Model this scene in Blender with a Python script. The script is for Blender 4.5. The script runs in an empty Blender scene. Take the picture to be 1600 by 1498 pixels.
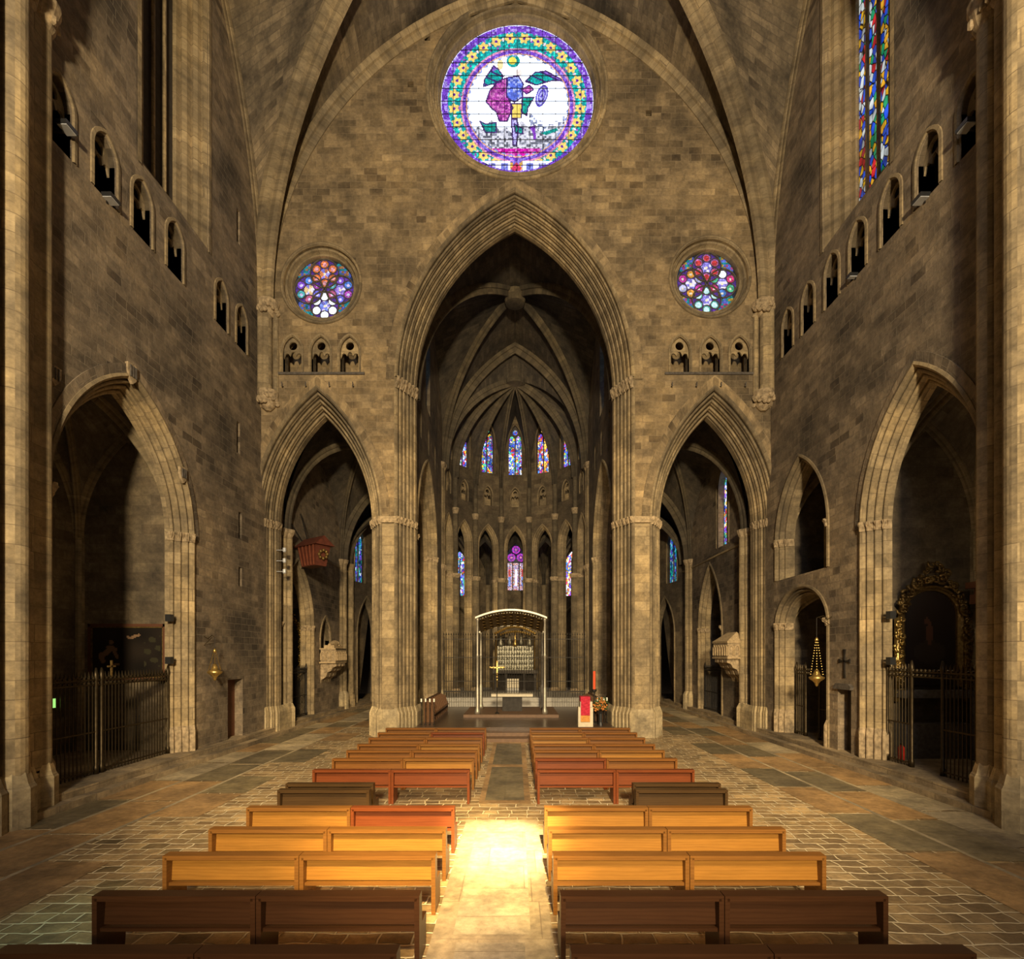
import bpy, bmesh, math, random
from mathutils import Vector, Matrix
from mathutils.geometry import tessellate_polygon
random.seed(7)
PI = math.pi
S = bpy.context.scene
COL = S.collection
F = 820.0                      # focal length in pixels of a 1600 wide frame
CAMH = 3.8
# ------------------------------------------------------------------ camera
cd = bpy.data.cameras.new('camera'); cam = bpy.data.objects.new('camera', cd); COL.objects.link(cam)
cam.location = (0, 0, CAMH); cam.rotation_euler = (PI/2, 0, 0)
cd.sensor_fit = 'HORIZONTAL'; cd.sensor_width = 36; cd.lens = 36*F/1600
cd.shift_x = -6/1600; cd.shift_y = 272/1600; cd.clip_end = 300
S.camera = cam
# ------------------------------------------------------------------ view, world, lights
S.view_settings.view_transform = 'Standard'; S.view_settings.look = 'None'
S.view_settings.gamma = 1; S.view_settings.use_curve_mapping = False
S.view_settings.exposure = -0.05
w = bpy.data.worlds.new('world'); S.world = w; w.use_nodes = True
w.node_tree.nodes['Background'].inputs[0].default_value = (1.0, 0.80, 0.56, 1)
w.node_tree.nodes['Background'].inputs[1].default_value = 0.17

def lamp(name, kind, loc, target, power, color, **kw):
    l = bpy.data.lights.new(name, kind); o = bpy.data.objects.new(name, l); COL.objects.link(o)
    o.location = loc; l.energy = power; l.color = color
    d = Vector(target) - Vector(loc); o.rotation_euler = d.to_track_quat('-Z', 'Y').to_euler()
    for k, v in kw.items(): setattr(l, k, v)
    return o
lamp('west_window_light', 'SPOT', (1.0, -16, 11), (0, 24, 15.0), 54000, (1.0, 0.80, 0.50), spot_size=math.radians(70), spot_blend=.35, shadow_soft_size=1.0)
lamp('west_rose_light', 'AREA', (-1.0, -14, 21), (0, 24, 22), 1500, (0.84, 0.86, 1.0), shape='DISK', size=5)
lamp('floor_fill_light', 'SPOT', (2.0, -14, 24), (0, 24.0, 0), 50000, (1.0, 0.74, 0.40), spot_size=math.radians(38.5), spot_blend=.45, shadow_soft_size=.8)  # added fill that brightens floor and pews, not an actual window
lamp('sun_beam', 'SPOT', (2.5, -14, 25), (-1.3, 9.8, 0), 120000, (1.0, 0.70, 0.26), spot_size=math.radians(9.8), spot_blend=0.8, shadow_soft_size=0.2)
lamp('sun_beam_core', 'SPOT', (2.0, -14, 25), (-0.25, 10.3, 0), 420000, (1.0, 0.82, 0.50), spot_size=math.radians(4.6), spot_blend=1.0, shadow_soft_size=0.15)
lamp('teal_glass_light', 'SPOT', (3, -14, 25), (-6.3, 7.3, 0), 9000, (0.15, 0.9, 0.75), spot_size=math.radians(4.2), spot_blend=1.0)
lamp('violet_glass_light', 'SPOT', (2, -14, 25), (-0.6, 7.0, 0), 9000, (0.55, 0.3, 1.0), spot_size=math.radians(3.4), spot_blend=1.0)
lamp('altar_flood', 'SPOT', (-3.6, 22.0, 15.5), (-0.2, 29, 1.0), 600, (1.0, 0.8, 0.5), spot_size=math.radians(50), spot_blend=0.7, shadow_soft_size=0.2)
lamp('choir_lamp', 'AREA', (0, 27.5, 9), (0, 42, 8), 130, (1.0, 0.78, 0.48), shape='DISK', size=2.0)
lamp('chapel_fill_left', 'POINT', (-13.6, 15, 6.5), (0, 0, 0), 14, (1.0, 0.8, 0.55), shadow_soft_size=.4)  # added fill to lift detail inside the left chapel, no actual lamp
lamp('chapel_fill_right', 'POINT', (13.4, 15, 6.5), (0, 0, 0), 42, (1.0, 0.8, 0.55), shadow_soft_size=.4)  # added fill to bring out the right chapel interior, no actual lamp
lamp('apse_lamp', 'POINT', (0, 37, 8), (0, 37, 0), 90, (1.0, 0.82, 0.55), shadow_soft_size=0.8)

# ------------------------------------------------------------------ materials
def newmat(name):
    m = bpy.data.materials.new(name); m.use_nodes = True; return m, m.node_tree, m.node_tree.nodes['Principled BSDF']
def N(nt, t, **kw):
    n = nt.nodes.new(t)
    for k, v in kw.items():
        if isinstance(k, str) and hasattr(n, k): setattr(n, k, v)
    return n
def L(nt, a, b): nt.links.new(a, b)
def mixc(nt, typ, fac, a, b):
    n = nt.nodes.new('ShaderNodeMix'); n.data_type = 'RGBA'; n.blend_type = typ
    for s, v in ((n.inputs[0], fac), (n.inputs[6], a), (n.inputs[7], b)):
        if hasattr(v, 'is_linked') or isinstance(v, bpy.types.NodeSocket): nt.links.new(v, s)
        elif isinstance(v, (int, float)): s.default_value = v
        else: s.default_value = (*v, 1)
    return n.outputs[2]
def ramp(nt, fac, stops, interp='LINEAR'):
    r = nt.nodes.new('ShaderNodeValToRGB'); r.color_ramp.interpolation = interp
    e = r.color_ramp.elements
    while len(e) < len(stops): e.new(0.5)
    for i, (p, c) in enumerate(stops):
        e[i].position = p; e[i].color = (*c, 1) if len(c) == 3 else c
    nt.links.new(fac, r.inputs[0]); return r.outputs[0]
def noise(nt, vec, scale, detail=3, rough=.6):
    n = nt.nodes.new('ShaderNodeTexNoise'); n.inputs['Scale'].default_value = scale
    n.inputs['Detail'].default_value = detail; n.inputs['Roughness'].default_value = rough
    if vec is not None: nt.links.new(vec, n.inputs['Vector'])
    return n.outputs['Fac']

def stone(name, ca, cb, mortar, bw=.72, bh=.33, ms=.012, patch=.6, wob=.05, rough=.9, bump=.5, dark=(.35,.33,.32), seedoff=0.0, mort_smooth=.3, stain=.38, mvis=.7):
    m, nt, bs = newmat(name)
    tc = N(nt, 'ShaderNodeTexCoord'); uv = tc.outputs['UV']
    mp = N(nt, 'ShaderNodeMapping'); mp.inputs['Location'].default_value = (seedoff, seedoff*.7, 0); L(nt, uv, mp.inputs[0]); uv = mp.outputs[0]
    # slightly wobbly joints
    nn = nt.nodes.new('ShaderNodeTexNoise'); nn.inputs['Scale'].default_value = 1.7; nn.inputs['Detail'].default_value = 2; L(nt, uv, nn.inputs['Vector'])
    sub = N(nt, 'ShaderNodeVectorMath', operation='SUBTRACT'); sub.inputs[1].default_value = (.5, .5, .5); L(nt, nn.outputs['Color'], sub.inputs[0])
    sc = N(nt, 'ShaderNodeVectorMath', operation='SCALE'); sc.inputs['Scale'].default_value = wob; L(nt, sub.outputs[0], sc.inputs[0])
    ad = N(nt, 'ShaderNodeVectorMath', operation='ADD'); L(nt, uv, ad.inputs[0]); L(nt, sc.outputs[0], ad.inputs[1])
    br = N(nt, 'ShaderNodeTexBrick'); L(nt, ad.outputs[0], br.inputs['Vector'])
    br.offset = .43; br.squash = .75; br.squash_frequency = 3
    for k, v in (('Scale', 1), ('Mortar Size', ms), ('Mortar Smooth', mort_smooth), ('Bias', 0), ('Brick Width', bw), ('Row Height', bh)): br.inputs[k].default_value = v
    br.inputs['Color1'].default_value = (0, 0, 0, 1); br.inputs['Color2'].default_value = (1, 1, 1, 1); br.inputs['Mortar'].default_value = (.5, .5, .5, 1)
    base = mixc(nt, 'MIX', ramp(nt, br.outputs['Color'], [(0, (.1,)*3), (.3, (.35,)*3), (.6, (.6,)*3), (.8, (1, 1, 1)), (.93, (.3,)*3), (1, (.8,)*3)]), ca, cb)
    # a few much darker and a few ochre blocks
    dk = ramp(nt, br.outputs['Color'], [(0.0, (0, 0, 0)), (.72, (0, 0, 0)), (.86, (1, 1, 1))])
    pn = ramp(nt, noise(nt, uv, .35, 3), [(.42, (0, 0, 0)), (.62, (1, 1, 1))])
    f1 = N(nt, 'ShaderNodeMath', operation='MULTIPLY'); L(nt, dk, f1.inputs[0]); L(nt, pn, f1.inputs[1])
    f2 = N(nt, 'ShaderNodeMath', operation='MULTIPLY'); L(nt, f1.outputs[0], f2.inputs[0]); f2.inputs[1].default_value = patch
    base = mixc(nt, 'MULTIPLY', f2.outputs[0], base, dark)
    st = ramp(nt, noise(nt, uv, .22, 6, .65), [(.36, (stain, stain*.99, stain*1.02)), (.5, (.95, .93, .9)), (.66, (1.35, 1.28, 1.12))])
    base = mixc(nt, 'MULTIPLY', .9, base, st)
    sb = noise(nt, uv, 1.1, 5, .7); base = mixc(nt, 'MULTIPLY', .8, base, ramp(nt, sb, [(.36, (.55, .55, .56)), (.6, (1.2, 1.18, 1.12))]))
    fn = ramp(nt, noise(nt, uv, 7, 6, .7), [(.3, (.62, .62, .62)), (.7, (1.3, 1.3, 1.3))])
    base = mixc(nt, 'MULTIPLY', .8, base, fn)
    mf = N(nt, 'ShaderNodeMath', operation='MULTIPLY'); L(nt, br.outputs['Fac'], mf.inputs[0]); L(nt, ramp(nt, noise(nt, uv, .9, 3), [(.35, (mvis*.3,)*3), (.6, (mvis,)*3)]), mf.inputs[1])
    base = mixc(nt, 'MIX', mf.outputs[0], base, mortar)
    L(nt, base, bs.inputs['Base Color']); bs.inputs['Roughness'].default_value = rough
    if rough < .7:
        rr = ramp(nt, noise(nt, uv, 2.3, 4), [(.3, (rough-.12,)*3), (.7, (rough+.2,)*3)]); L(nt, rr, bs.inputs['Roughness'])
    h = N(nt, 'ShaderNodeMath', operation='MULTIPLY_ADD'); L(nt, noise(nt, uv, 9, 6, .7), h.inputs[0]); h.inputs[1].default_value = .7
    inv = N(nt, 'ShaderNodeMath', operation='SUBTRACT'); inv.inputs[0].default_value = 1; L(nt, br.outputs['Fac'], inv.inputs[1]); L(nt, inv.outputs[0], h.inputs[2])
    h2 = N(nt, 'ShaderNodeMath', operation='MULTIPLY_ADD'); L(nt, br.outputs['Color'], h2.inputs[0]); h2.inputs[1].default_value = .5; L(nt, h.outputs[0], h2.inputs[2])
    bp = N(nt, 'ShaderNodeBump'); bp.inputs['Strength'].default_value = bump; bp.inputs['Distance'].default_value = .03; L(nt, h2.outputs[0], bp.inputs['Height']); L(nt, bp.outputs[0], bs.inputs['Normal'])
    return m
def plain(name, c, rough=.6, metal=0, var=.3, scale=6, bump=0.0, emit=0, spec=.5):
    m, nt, bs = newmat(name); bs.inputs['Roughness'].default_value = rough; bs.inputs['Metallic'].default_value = metal
    tc = N(nt, 'ShaderNodeTexCoord'); n = noise(nt, tc.outputs['Object'], scale, 4)
    cc = mixc(nt, 'MULTIPLY', 1.0, c, ramp(nt, n, [(.3, (1-var,)*3), (.7, (1+var,)*3)]))
    L(nt, cc, bs.inputs['Base Color'])
    if bump:
        b = N(nt, 'ShaderNodeBump'); b.inputs['Strength'].default_value = bump; b.inputs['Distance'].default_value = .02; L(nt, n, b.inputs['Height']); L(nt, b.outputs[0], bs.inputs['Normal'])
    if emit: bs.inputs['Emission Color'].default_value = (*c, 1); bs.inputs['Emission Strength'].default_value = emit
    return m
def wood(name, c, rough=.38):
    m, nt, bs = newmat(name); tc = N(nt, 'ShaderNodeTexCoord')
    oi = N(nt, 'ShaderNodeObjectInfo'); ad = N(nt, 'ShaderNodeVectorMath', operation='ADD'); L(nt, tc.outputs['Object'], ad.inputs[0])
    rs = N(nt, 'ShaderNodeMath', operation='MULTIPLY'); L(nt, oi.outputs['Random'], rs.inputs[0]); rs.inputs[1].default_value = 37; L(nt, rs.outputs[0], ad.inputs[1])
    mp = N(nt, 'ShaderNodeMapping'); mp.inputs['Scale'].default_value = (.9, 7, 7); L(nt, ad.outputs[0], mp.inputs[0])
    n1 = noise(nt, mp.outputs[0], 2.2, 5, .62)
    wv = N(nt, 'ShaderNodeTexWave'); wv.bands_direction = 'Z'; wv.inputs['Scale'].default_value = .9; wv.inputs['Distortion'].default_value = 7; wv.inputs['Detail'].default_value = 3; L(nt, mp.outputs[0], wv.inputs['Vector'])
    a = tuple(v*.72 for v in c); b = tuple(min(1, v*1.25) for v in c)
    col = mixc(nt, 'MIX', n1, a, b)
    col = mixc(nt, 'MULTIPLY', .35, col, ramp(nt, wv.outputs['Fac'], [(0, (.7, .65, .6)), (.6, (1.1, 1.1, 1.1))]))
    L(nt, col, bs.inputs['Base Color']); bs.inputs['Roughness'].default_value = rough; bs.inputs['Specular IOR Level'].default_value = .22
    return m
def glass_lancet(name, strength=3.0, sx=9, sy=6, palette=None, dim=1.0):
    m, nt, bs = newmat(name); tc = N(nt, 'ShaderNodeTexCoord')
    mp = N(nt, 'ShaderNodeMapping'); mp.inputs['Scale'].default_value = (sx, sy, 1); L(nt, tc.outputs['UV'], mp.inputs[0])
    v = N(nt, 'ShaderNodeTexVoronoi'); v.inputs['Scale'].default_value = 1; L(nt, mp.outputs[0], v.inputs['Vector'])
    ve = N(nt, 'ShaderNodeTexVoronoi'); ve.feature = 'DISTANCE_TO_EDGE'; ve.inputs['Scale'].default_value = 1; L(nt, mp.outputs[0], ve.inputs['Vector'])
    sp = N(nt, 'ShaderNodeSeparateColor'); L(nt, v.outputs['Color'], sp.inputs[0])
    pal = palette or [(.05, .12, .8), (.9, .95, 1), (.35, .1, .75), (.8, .04, .05), (.15, .35, .9), (1, .6, .05), (.1, .6, .35), (.9, .92, 1), (.1, .2, .9)]
    cr = ramp(nt, sp.outputs[0], [(i/len(pal), p) for i, p in enumerate(pal)], 'CONSTANT')
    ln = ramp(nt, ve.outputs['Distance'], [(.03, (0, 0, 0)), (.09, (1, 1, 1))])
    c = mixc(nt, 'MULTIPLY', 1.0, cr, ln)
    c = mixc(nt, 'MULTIPLY', 1.0, c, ramp(nt, noise(nt, tc.outputs['UV'], 1.1, 2), [(.35, (.35*dim,)*3), (.65, (1.2*dim,)*3)]))
    bs.inputs['Base Color'].default_value = (.01, .01, .015, 1); bs.inputs['Roughness'].default_value = .3
    L(nt, c, bs.inputs['Emission Color']); bs.inputs['Emission Strength'].default_value = strength
    return m
def glass_drawn(name, strength, vs, lead=.05):
    m, nt, bs = newmat(name); tc = N(nt, 'ShaderNodeTexCoord')
    at = N(nt, 'ShaderNodeAttribute'); at.attribute_name = 'pane'
    ve = N(nt, 'ShaderNodeTexVoronoi'); ve.feature = 'DISTANCE_TO_EDGE'; ve.inputs['Scale'].default_value = vs; L(nt, tc.outputs['UV'], ve.inputs['Vector'])
    vc = N(nt, 'ShaderNodeTexVoronoi'); vc.inputs['Scale'].default_value = vs; L(nt, tc.outputs['UV'], vc.inputs['Vector'])
    sp = N(nt, 'ShaderNodeSeparateColor'); L(nt, vc.outputs['Color'], sp.inputs[0])
    ln = ramp(nt, ve.outputs['Distance'], [(lead*.4, (.12, .12, .2)), (lead, (1, 1, 1))])
    # bright white panes swallow most of their leading
    sepc = N(nt, 'ShaderNodeSeparateColor'); L(nt, at.outputs['Color'], sepc.inputs[0])
    mn = N(nt, 'ShaderNodeMath', operation='MINIMUM'); L(nt, sepc.outputs[0], mn.inputs[0]); L(nt, sepc.outputs[1], mn.inputs[1])
    fac = ramp(nt, mn.outputs[0], [(.5, (1, 1, 1)), (.9, (.15, .15, .15))])
    c = mixc(nt, 'MULTIPLY', fac, at.outputs['Color'], ln)
    c = mixc(nt, 'MULTIPLY', fac, c, ramp(nt, sp.outputs[0], [(0, (.5, .5, .55)), (1, (1.3, 1.3, 1.3))]))
    bs.inputs['Base Color'].default_value = (.01, .01, .015, 1)
    L(nt, c, bs.inputs['Emission Color']); bs.inputs['Emission Strength'].default_value = strength
    return m
M = {}
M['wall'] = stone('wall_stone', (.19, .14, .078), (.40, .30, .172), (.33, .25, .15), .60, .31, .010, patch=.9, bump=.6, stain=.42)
M['side'] = stone('side_wall_stone', (.16, .125, .088), (.32, .255, .18), (.28, .225, .155), .56, .27, .012, patch=.9, bump=1.0, seedoff=31, stain=.30)
M['dress'] = stone('dressed_stone', (.26, .20, .115), (.40, .315, .19), (.15, .11, .065), 1.6, .42, .012, patch=.45, wob=.01, bump=.35, seedoff=11, stain=.55, mvis=.9)
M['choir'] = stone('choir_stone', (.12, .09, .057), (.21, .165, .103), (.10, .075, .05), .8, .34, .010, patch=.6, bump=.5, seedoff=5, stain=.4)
M['web'] = stone('vault_stone', (.115, .09, .06), (.24, .19, .125), (.09, .07, .05), .8, .26, .012, patch=.8, bump=.6, seedoff=71, stain=.16)
M['choirweb'] = stone('shade_toned_vault_stone', (.055, .045, .034), (.115, .094, .068), (.05, .04, .03), .8, .26, .012, patch=.8, bump=.6, seedoff=51, stain=.3)  # vault stone darkened in colour to stand in for the unlit choir
M['choirrib'] = stone('shade_toned_rib_stone', (.11, .088, .058), (.18, .145, .092), (.07, .05, .03), 1.6, .42, .012, patch=.4, wob=.01, bump=.3, seedoff=57, stain=.5)  # rib stone darkened likewise, choir shade put into the colour
M['base'] = stone('base_stone', (.38, .31, .19), (.52, .43, .275), (.2, .15, .09), .9, .5, .010, patch=.3, wob=.01, bump=.3, seedoff=3, stain=.6)
M['step'] = stone('step_stone', (.27, .21, .13), (.42, .33, .21), (.12, .09, .06), 1.1, .6, .012, patch=.5, wob=.02, bump=.5, seedoff=9)
M['cobble'] = stone('paving_stone', (.22, .15, .08), (.58, .42, .225), (.85, .70, .44), .46, .28, .022, patch=.9, wob=.20, rough=.45, bump=1.0, seedoff=17, mort_smooth=.6, dark=(.33, .35, .33), stain=.6, mvis=1.6)
M['aisle'] = stone('aisle_slab_stone', (.38, .30, .19), (.52, .43, .28), (.17, .12, .08), 1.5, 1.05, .010, patch=.4, wob=.01, rough=.45, bump=.35, seedoff=2, stain=.7)
M['slab_grey'] = stone('grey_tomb_slab', (.18, .15, .092), (.23, .192, .12), (.12, .1, .07), 3, 3, .004, patch=.2, wob=.01, rough=.5, bump=.5, seedoff=41, stain=.75)
M['slab_ochre'] = stone('ochre_tomb_slab', (.36, .23, .11), (.45, .29, .14), (.2, .14, .08), 3, 3, .004, patch=.2, wob=.01, rough=.45, bump=.5, seedoff=23, stain=.65)
M['slab_light'] = stone('pale_border_stone', (.44, .37, .24), (.56, .47, .32), (.2, .15, .1), 2, .9, .010, patch=.3, wob=.02, rough=.5, bump=.5, seedoff=29, stain=.6)
M['carve'] = plain('carved_stone', (.36, .27, .16), .9, var=.5, scale=7, bump=.6)
M['carvepale'] = plain('pale_carved_stone', (.46, .34, .19), .85, var=.3, scale=8, bump=.5)
M['carvedark'] = plain('dark_carved_stone', (.10, .085, .07), .8, var=.4, scale=8, bump=.5)
M['void'] = plain('shade_dark_backing', (.05, .04, .03), .95, var=.3)  # near-black colour stands in for the darkness of unlit passages and openings
M['w_honey'] = wood('honey_varnished_wood', (.31, .14, .024))
M['w_brown'] = wood('brown_varnished_wood', (.19, .075, .016))
M['w_front'] = wood('shadow_toned_pew_wood', (.045, .018, .007))  # wood of the nearest rows, their shadow mixed into the colour
M['w_red'] = wood('mahogany_varnished_wood', (.165, .042, .011))
M['w_frame'] = wood('dark_amber_frame_wood', (.20, .085, .018))
M['w_dark'] = wood('dark_olive_wood', (.06, .032, .011))
M['w_stall'] = wood('stall_wood', (.13, .062, .026))
M['w_door'] = wood('door_wood', (.12, .05, .025), .6)
M['iron'] = plain('black_iron', (.035, .03, .025), .55, .6, var=.3)
M['ironw'] = plain('bronzed_iron', (.06, .043, .022), .45, .8, var=.4)
M['gold'] = plain('gilded_metal', (.62, .43, .14), .35, .9, var=.35, scale=14, bump=.4)
M['oldgold'] = plain('dull_gilding', (.22, .14, .045), .5, .7, var=.5, scale=12, bump=.6)
M['silver'] = plain('silver_relief', (.42, .40, .31), .42, .85, var=.5, scale=22, bump=1.0)
M['pewter'] = plain('pale_metal', (.42, .38, .30), .42, .6, var=.15)
M['marble'] = plain('cream_marble', (.66, .58, .42), .4, var=.1)
M['pale'] = plain('grey_marble', (.45, .42, .36), .5, var=.15)
M['stage'] = plain('dark_polished_floor', (.085, .055, .035), .28, var=.25, scale=2)
M['stagestep'] = plain('brown_step_wood', (.16, .088, .044), .5, var=.2)
M['red'] = plain('red_cloth', (.55, .02, .05), .8, var=.25, scale=16, bump=.6)
M['orange'] = plain('orange_woven_cloth', (.65, .28, .06), .8, var=.4, scale=30)
M['redwax'] = plain('red_wax', (.75, .08, .02), .4, var=.1, emit=.25)
M['cream'] = plain('cream_wax', (.8, .72, .52), .5, var=.1, emit=.35)
M['leaf'] = plain('green_leaves', (.05, .10, .03), .6, var=.5, scale=20)
M['flower'] = plain('orange_flowers', (.6, .22, .04), .6, var=.5, scale=20)
M['redroof'] = plain('red_painted_wood', (.11, .028, .014), .6, var=.3)
M['black'] = plain('black_plastic', (.02, .02, .02), .4, var=.1)
M['lampface'] = plain('floodlight_glass', (.45, .46, .48), .2, var=.1)
M['rust'] = plain('red_lacquer', (.22, .065, .03), .6)
M['exitgreen'] = plain('green_sign_face', (.35, .8, .2), .5, emit=1.2)
M['extred'] = plain('red_enamel', (.55, .03, .02), .35)
M['glass_blue'] = glass_lancet('pale_blue_lancet_glass', 1.7, 8, 6)
M['glass_right'] = glass_lancet('vivid_lancet_glass', .95, 6, 3.4, [(.9, .5, .02), (.02, .1, .7), (.65, .02, .03), (.75, .8, .8), (.02, .1, .8), (.9, .45, .03), (.02, .35, .15), (.5, .03, .05), (.7, .75, .75), (.03, .08, .5)])
M['glass_warm'] = glass_lancet('warm_lancet_glass', 1.9, 7, 5, [(.9, .2, .05), (.2, .1, .8), (.95, .95, 1), (1, .6, .1), (.1, .3, .9), (.9, .9, 1), (.7, .05, .2)])
M['glass_cool'] = glass_lancet('deep_blue_lancet_glass', 1.1, 7, 5, [(.05, .1, .8), (.02, .3, .5), (.2, .1, .8), (.1, .5, .7), (.0, .05, .3), (.6, .7, .9), (.0, .4, .25)])
M['glass_rose'] = glass_drawn('rose_window_glass', 1.25, 11)
M['glass_oculus'] = glass_drawn('round_window_glass', 1.05, 9)

# ------------------------------------------------------------------ mesh builder
def setp(o, label=None, cat=None, group=None, kind=None):
    if label: o['label'] = label
    if cat: o['category'] = cat
    if group: o['group'] = group
    if kind: o['kind'] = kind
    return o
class MB:
    def __init__(s): s.v = []; s.f = []; s.uv = []; s.mi = []; s.fc = []; s.cur = 0
    def vert(s, p): s.v.append(tuple(p)); return len(s.v)-1
    def face(s, idx, uv=None): s.f.append(tuple(idx)); s.uv.append(uv); s.mi.append(s.cur)
    def quad(s, *ps, uv=None):
        s.face([s.vert(p) for p in ps], uv)
    def box(s, x0, x1, y0, y1, z0, z1):
        i = len(s.v)
        for z in (z0, z1):
            for x, y in ((x0, y0), (x1, y0), (x1, y1), (x0, y1)): s.v.append((x, y, z))
        for q in ((0, 3, 2, 1), (4, 5, 6, 7), (0, 1, 5, 4), (1, 2, 6, 5), (2, 3, 7, 6), (3, 0, 4, 7)): s.face([i+k for k in q])
    def grid(s, rows, closed=False, uvs=None):
        n = len(rows[0]); ids = [[s.vert(p) for p in r] for r in rows]
        for a in range(len(rows)-1):
            for b in range(n if closed else n-1):
                c = (b+1) % n
                uv = [uvs[a][b], uvs[a][c], uvs[a+1][c], uvs[a+1][b]] if uvs else None
                s.face([ids[a][b], ids[a][c], ids[a+1][c], ids[a+1][b]], uv)
        return ids
    def lathe(s, prof, cx, cy, n=16, cap=True, ax=None):
        rows = [[(cx+r*math.cos(2*PI*k/n), cy+r*math.sin(2*PI*k/n), z) for k in range(n)] for r, z in prof]
        ids = s.grid(rows, True)
        if cap:
            s.face(ids[0][::-1]); s.face(ids[-1])
    def tube(s, pts, r, n=8, cap=True):
        pts = [Vector(p) for p in pts]; rows = []
        for i, p in enumerate(pts):
            t = (pts[min(i+1, len(pts)-1)]-pts[max(i-1, 0)]).normalized()
            a = Vector((0, 0, 1)) if abs(t.z) < .9 else Vector((1, 0, 0))
            u = t.cross(a).normalized(); v = t.cross(u)
            rr = r[i] if isinstance(r, (list, tuple)) else r
            rows.append([p+u*rr*math.cos(2*PI*k/n)+v*rr*math.sin(2*PI*k/n) for k in range(n)])
        ids = s.grid(rows, True)
        if cap: s.face(ids[0][::-1]); s.face(ids[-1])
    def ball(s, c, r, n=6, m=4, sq=(1, 1, 1)):
        rows = []
        for j in range(m+1):
            a = -PI/2+PI*j/m; rr = max(.02, math.cos(a))
            rows.append([(c[0]+r*sq[0]*rr*math.cos(2*PI*k/n), c[1]+r*sq[1]*rr*math.sin(2*PI*k/n), c[2]+r*sq[2]*math.sin(a)) for k in range(n)])
        s.grid(rows, True)
    def prism(s, poly, mp, d0, d1):
        a = [s.vert(mp(x, z, d0)) for x, z in poly]; b = [s.vert(mp(x, z, d1)) for x, z in poly]
        s.face(a); s.face(b[::-1]); n = len(poly)
        for i in range(n): s.face([a[i], a[(i+1) % n], b[(i+1) % n], b[i]])
    def build(s, name, mats, parent=None, smooth=False, kind=None, origin=None):
        if not isinstance(mats, (list, tuple)): mats = [mats]
        me = bpy.data.meshes.new(name)
        ox = Vector(origin) if origin else Vector((0, 0, 0))
        me.from_pydata([tuple(Vector(p)-ox) for p in s.v], [], s.f)
        for m_ in mats: me.materials.append(m_)
        uvl = me.uv_layers.new(name='UVMap').data
        for pi, p in enumerate(me.polygons):
            p.material_index = s.mi[pi]; p.use_smooth = smooth
            uv = s.uv[pi]; n = p.normal
            for k, li in enumerate(p.loop_indices):
                if uv: uvl[li].uv = uv[k]
                else:
                    c = s.v[s.f[pi][k]]
                    ax, ay, az = abs(n.x), abs(n.y), abs(n.z)
                    if az > ax and az > ay: uvl[li].uv = (c[0], c[1])
                    elif ax > ay: uvl[li].uv = (c[1]+3.3, c[2])
                    else: uvl[li].uv = (c[0], c[2])
        if s.fc:
            at = me.attributes.new('pane', 'FLOAT_COLOR', 'FACE')
            for i, c in enumerate(s.fc): at.data[i].color = (*c, 1)
        me.validate(); me.update()
        o = bpy.data.objects.new(name, me); COL.objects.link(o)
        if origin: o.location = origin
        if parent:
            o.parent = parent
            if origin: o.location = Vector(origin) - Vector(parent.location)
            elif parent.parent: pass
            elif any(parent.location): o.location = -Vector(parent.location)
        if kind: o['kind'] = kind
        return o
def empty(name, loc, label, cat, group=None):
    o = bpy.data.objects.new(name, None); COL.objects.link(o); o.location = loc; o.empty_display_size = .2
    return setp(o, label, cat, group)
TR = [0]; WN = [0]; DN = [0]
def trim(mb, mat, smooth=False):
    TR[0] += 1; return mb.build('trim_%d' % TR[0], mat, None, smooth, 'structure')

# ------------------------------------------------------------------ arch geometry
def arch(c, wd, zs, h, z0, d=0.0, n=14):
    """half width wd, spring height zs, rise h; offset outward by d. list of (a, z) left foot -> apex -> right foot"""
    if h >= wd:
        R = (h*h+wd*wd)/(2*wd); am = math.acos((R-wd)/(R+d)); half = []
        for i in range(n+1):
            t = am*i/n; half.append((c-((R+d)*math.cos(t)-(R-wd)), zs+(R+d)*math.sin(t)))
    else:
        half = [(c-(wd+d)*math.cos(PI/2*i/n), zs+(h+d)*math.sin(PI/2*i/n)) for i in range(n+1)]
    right = [(2*c-a, z) for a, z in reversed(half[:-1])]
    return [(c-wd-d, z0)] + half + right + [(c+wd+d, z0)]
def circ(cx, cz, r, n=40): return [(cx+r*math.cos(2*PI*k/n), cz+r*math.sin(2*PI*k/n)) for k in range(n)]
def panel(mb, outer, holes, mp, d0, d1=None, jamb=True):
    polys = [outer]+holes
    tri = tessellate_polygon([[Vector((a, b, 0)) for a, b in p] for p in polys])
    flat = [q for p in polys for q in p]
    for dd in ([d0] if d1 is None else [d0, d1]):
        ids = [mb.vert(mp(a, b, dd)) for a, b in flat]
        for t in tri:
            mb.face([ids[k] for k in t])
    if d1 is not None and jamb:
        for p in polys:
            n = len(p); i0 = [mb.vert(mp(a, b, d0)) for a, b in p]; i1 = [mb.vert(mp(a, b, d1)) for a, b in p]
            for k in range(n): mb.face([i0[k], i0[(k+1) % n], i1[(k+1) % n], i1[k]])
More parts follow.
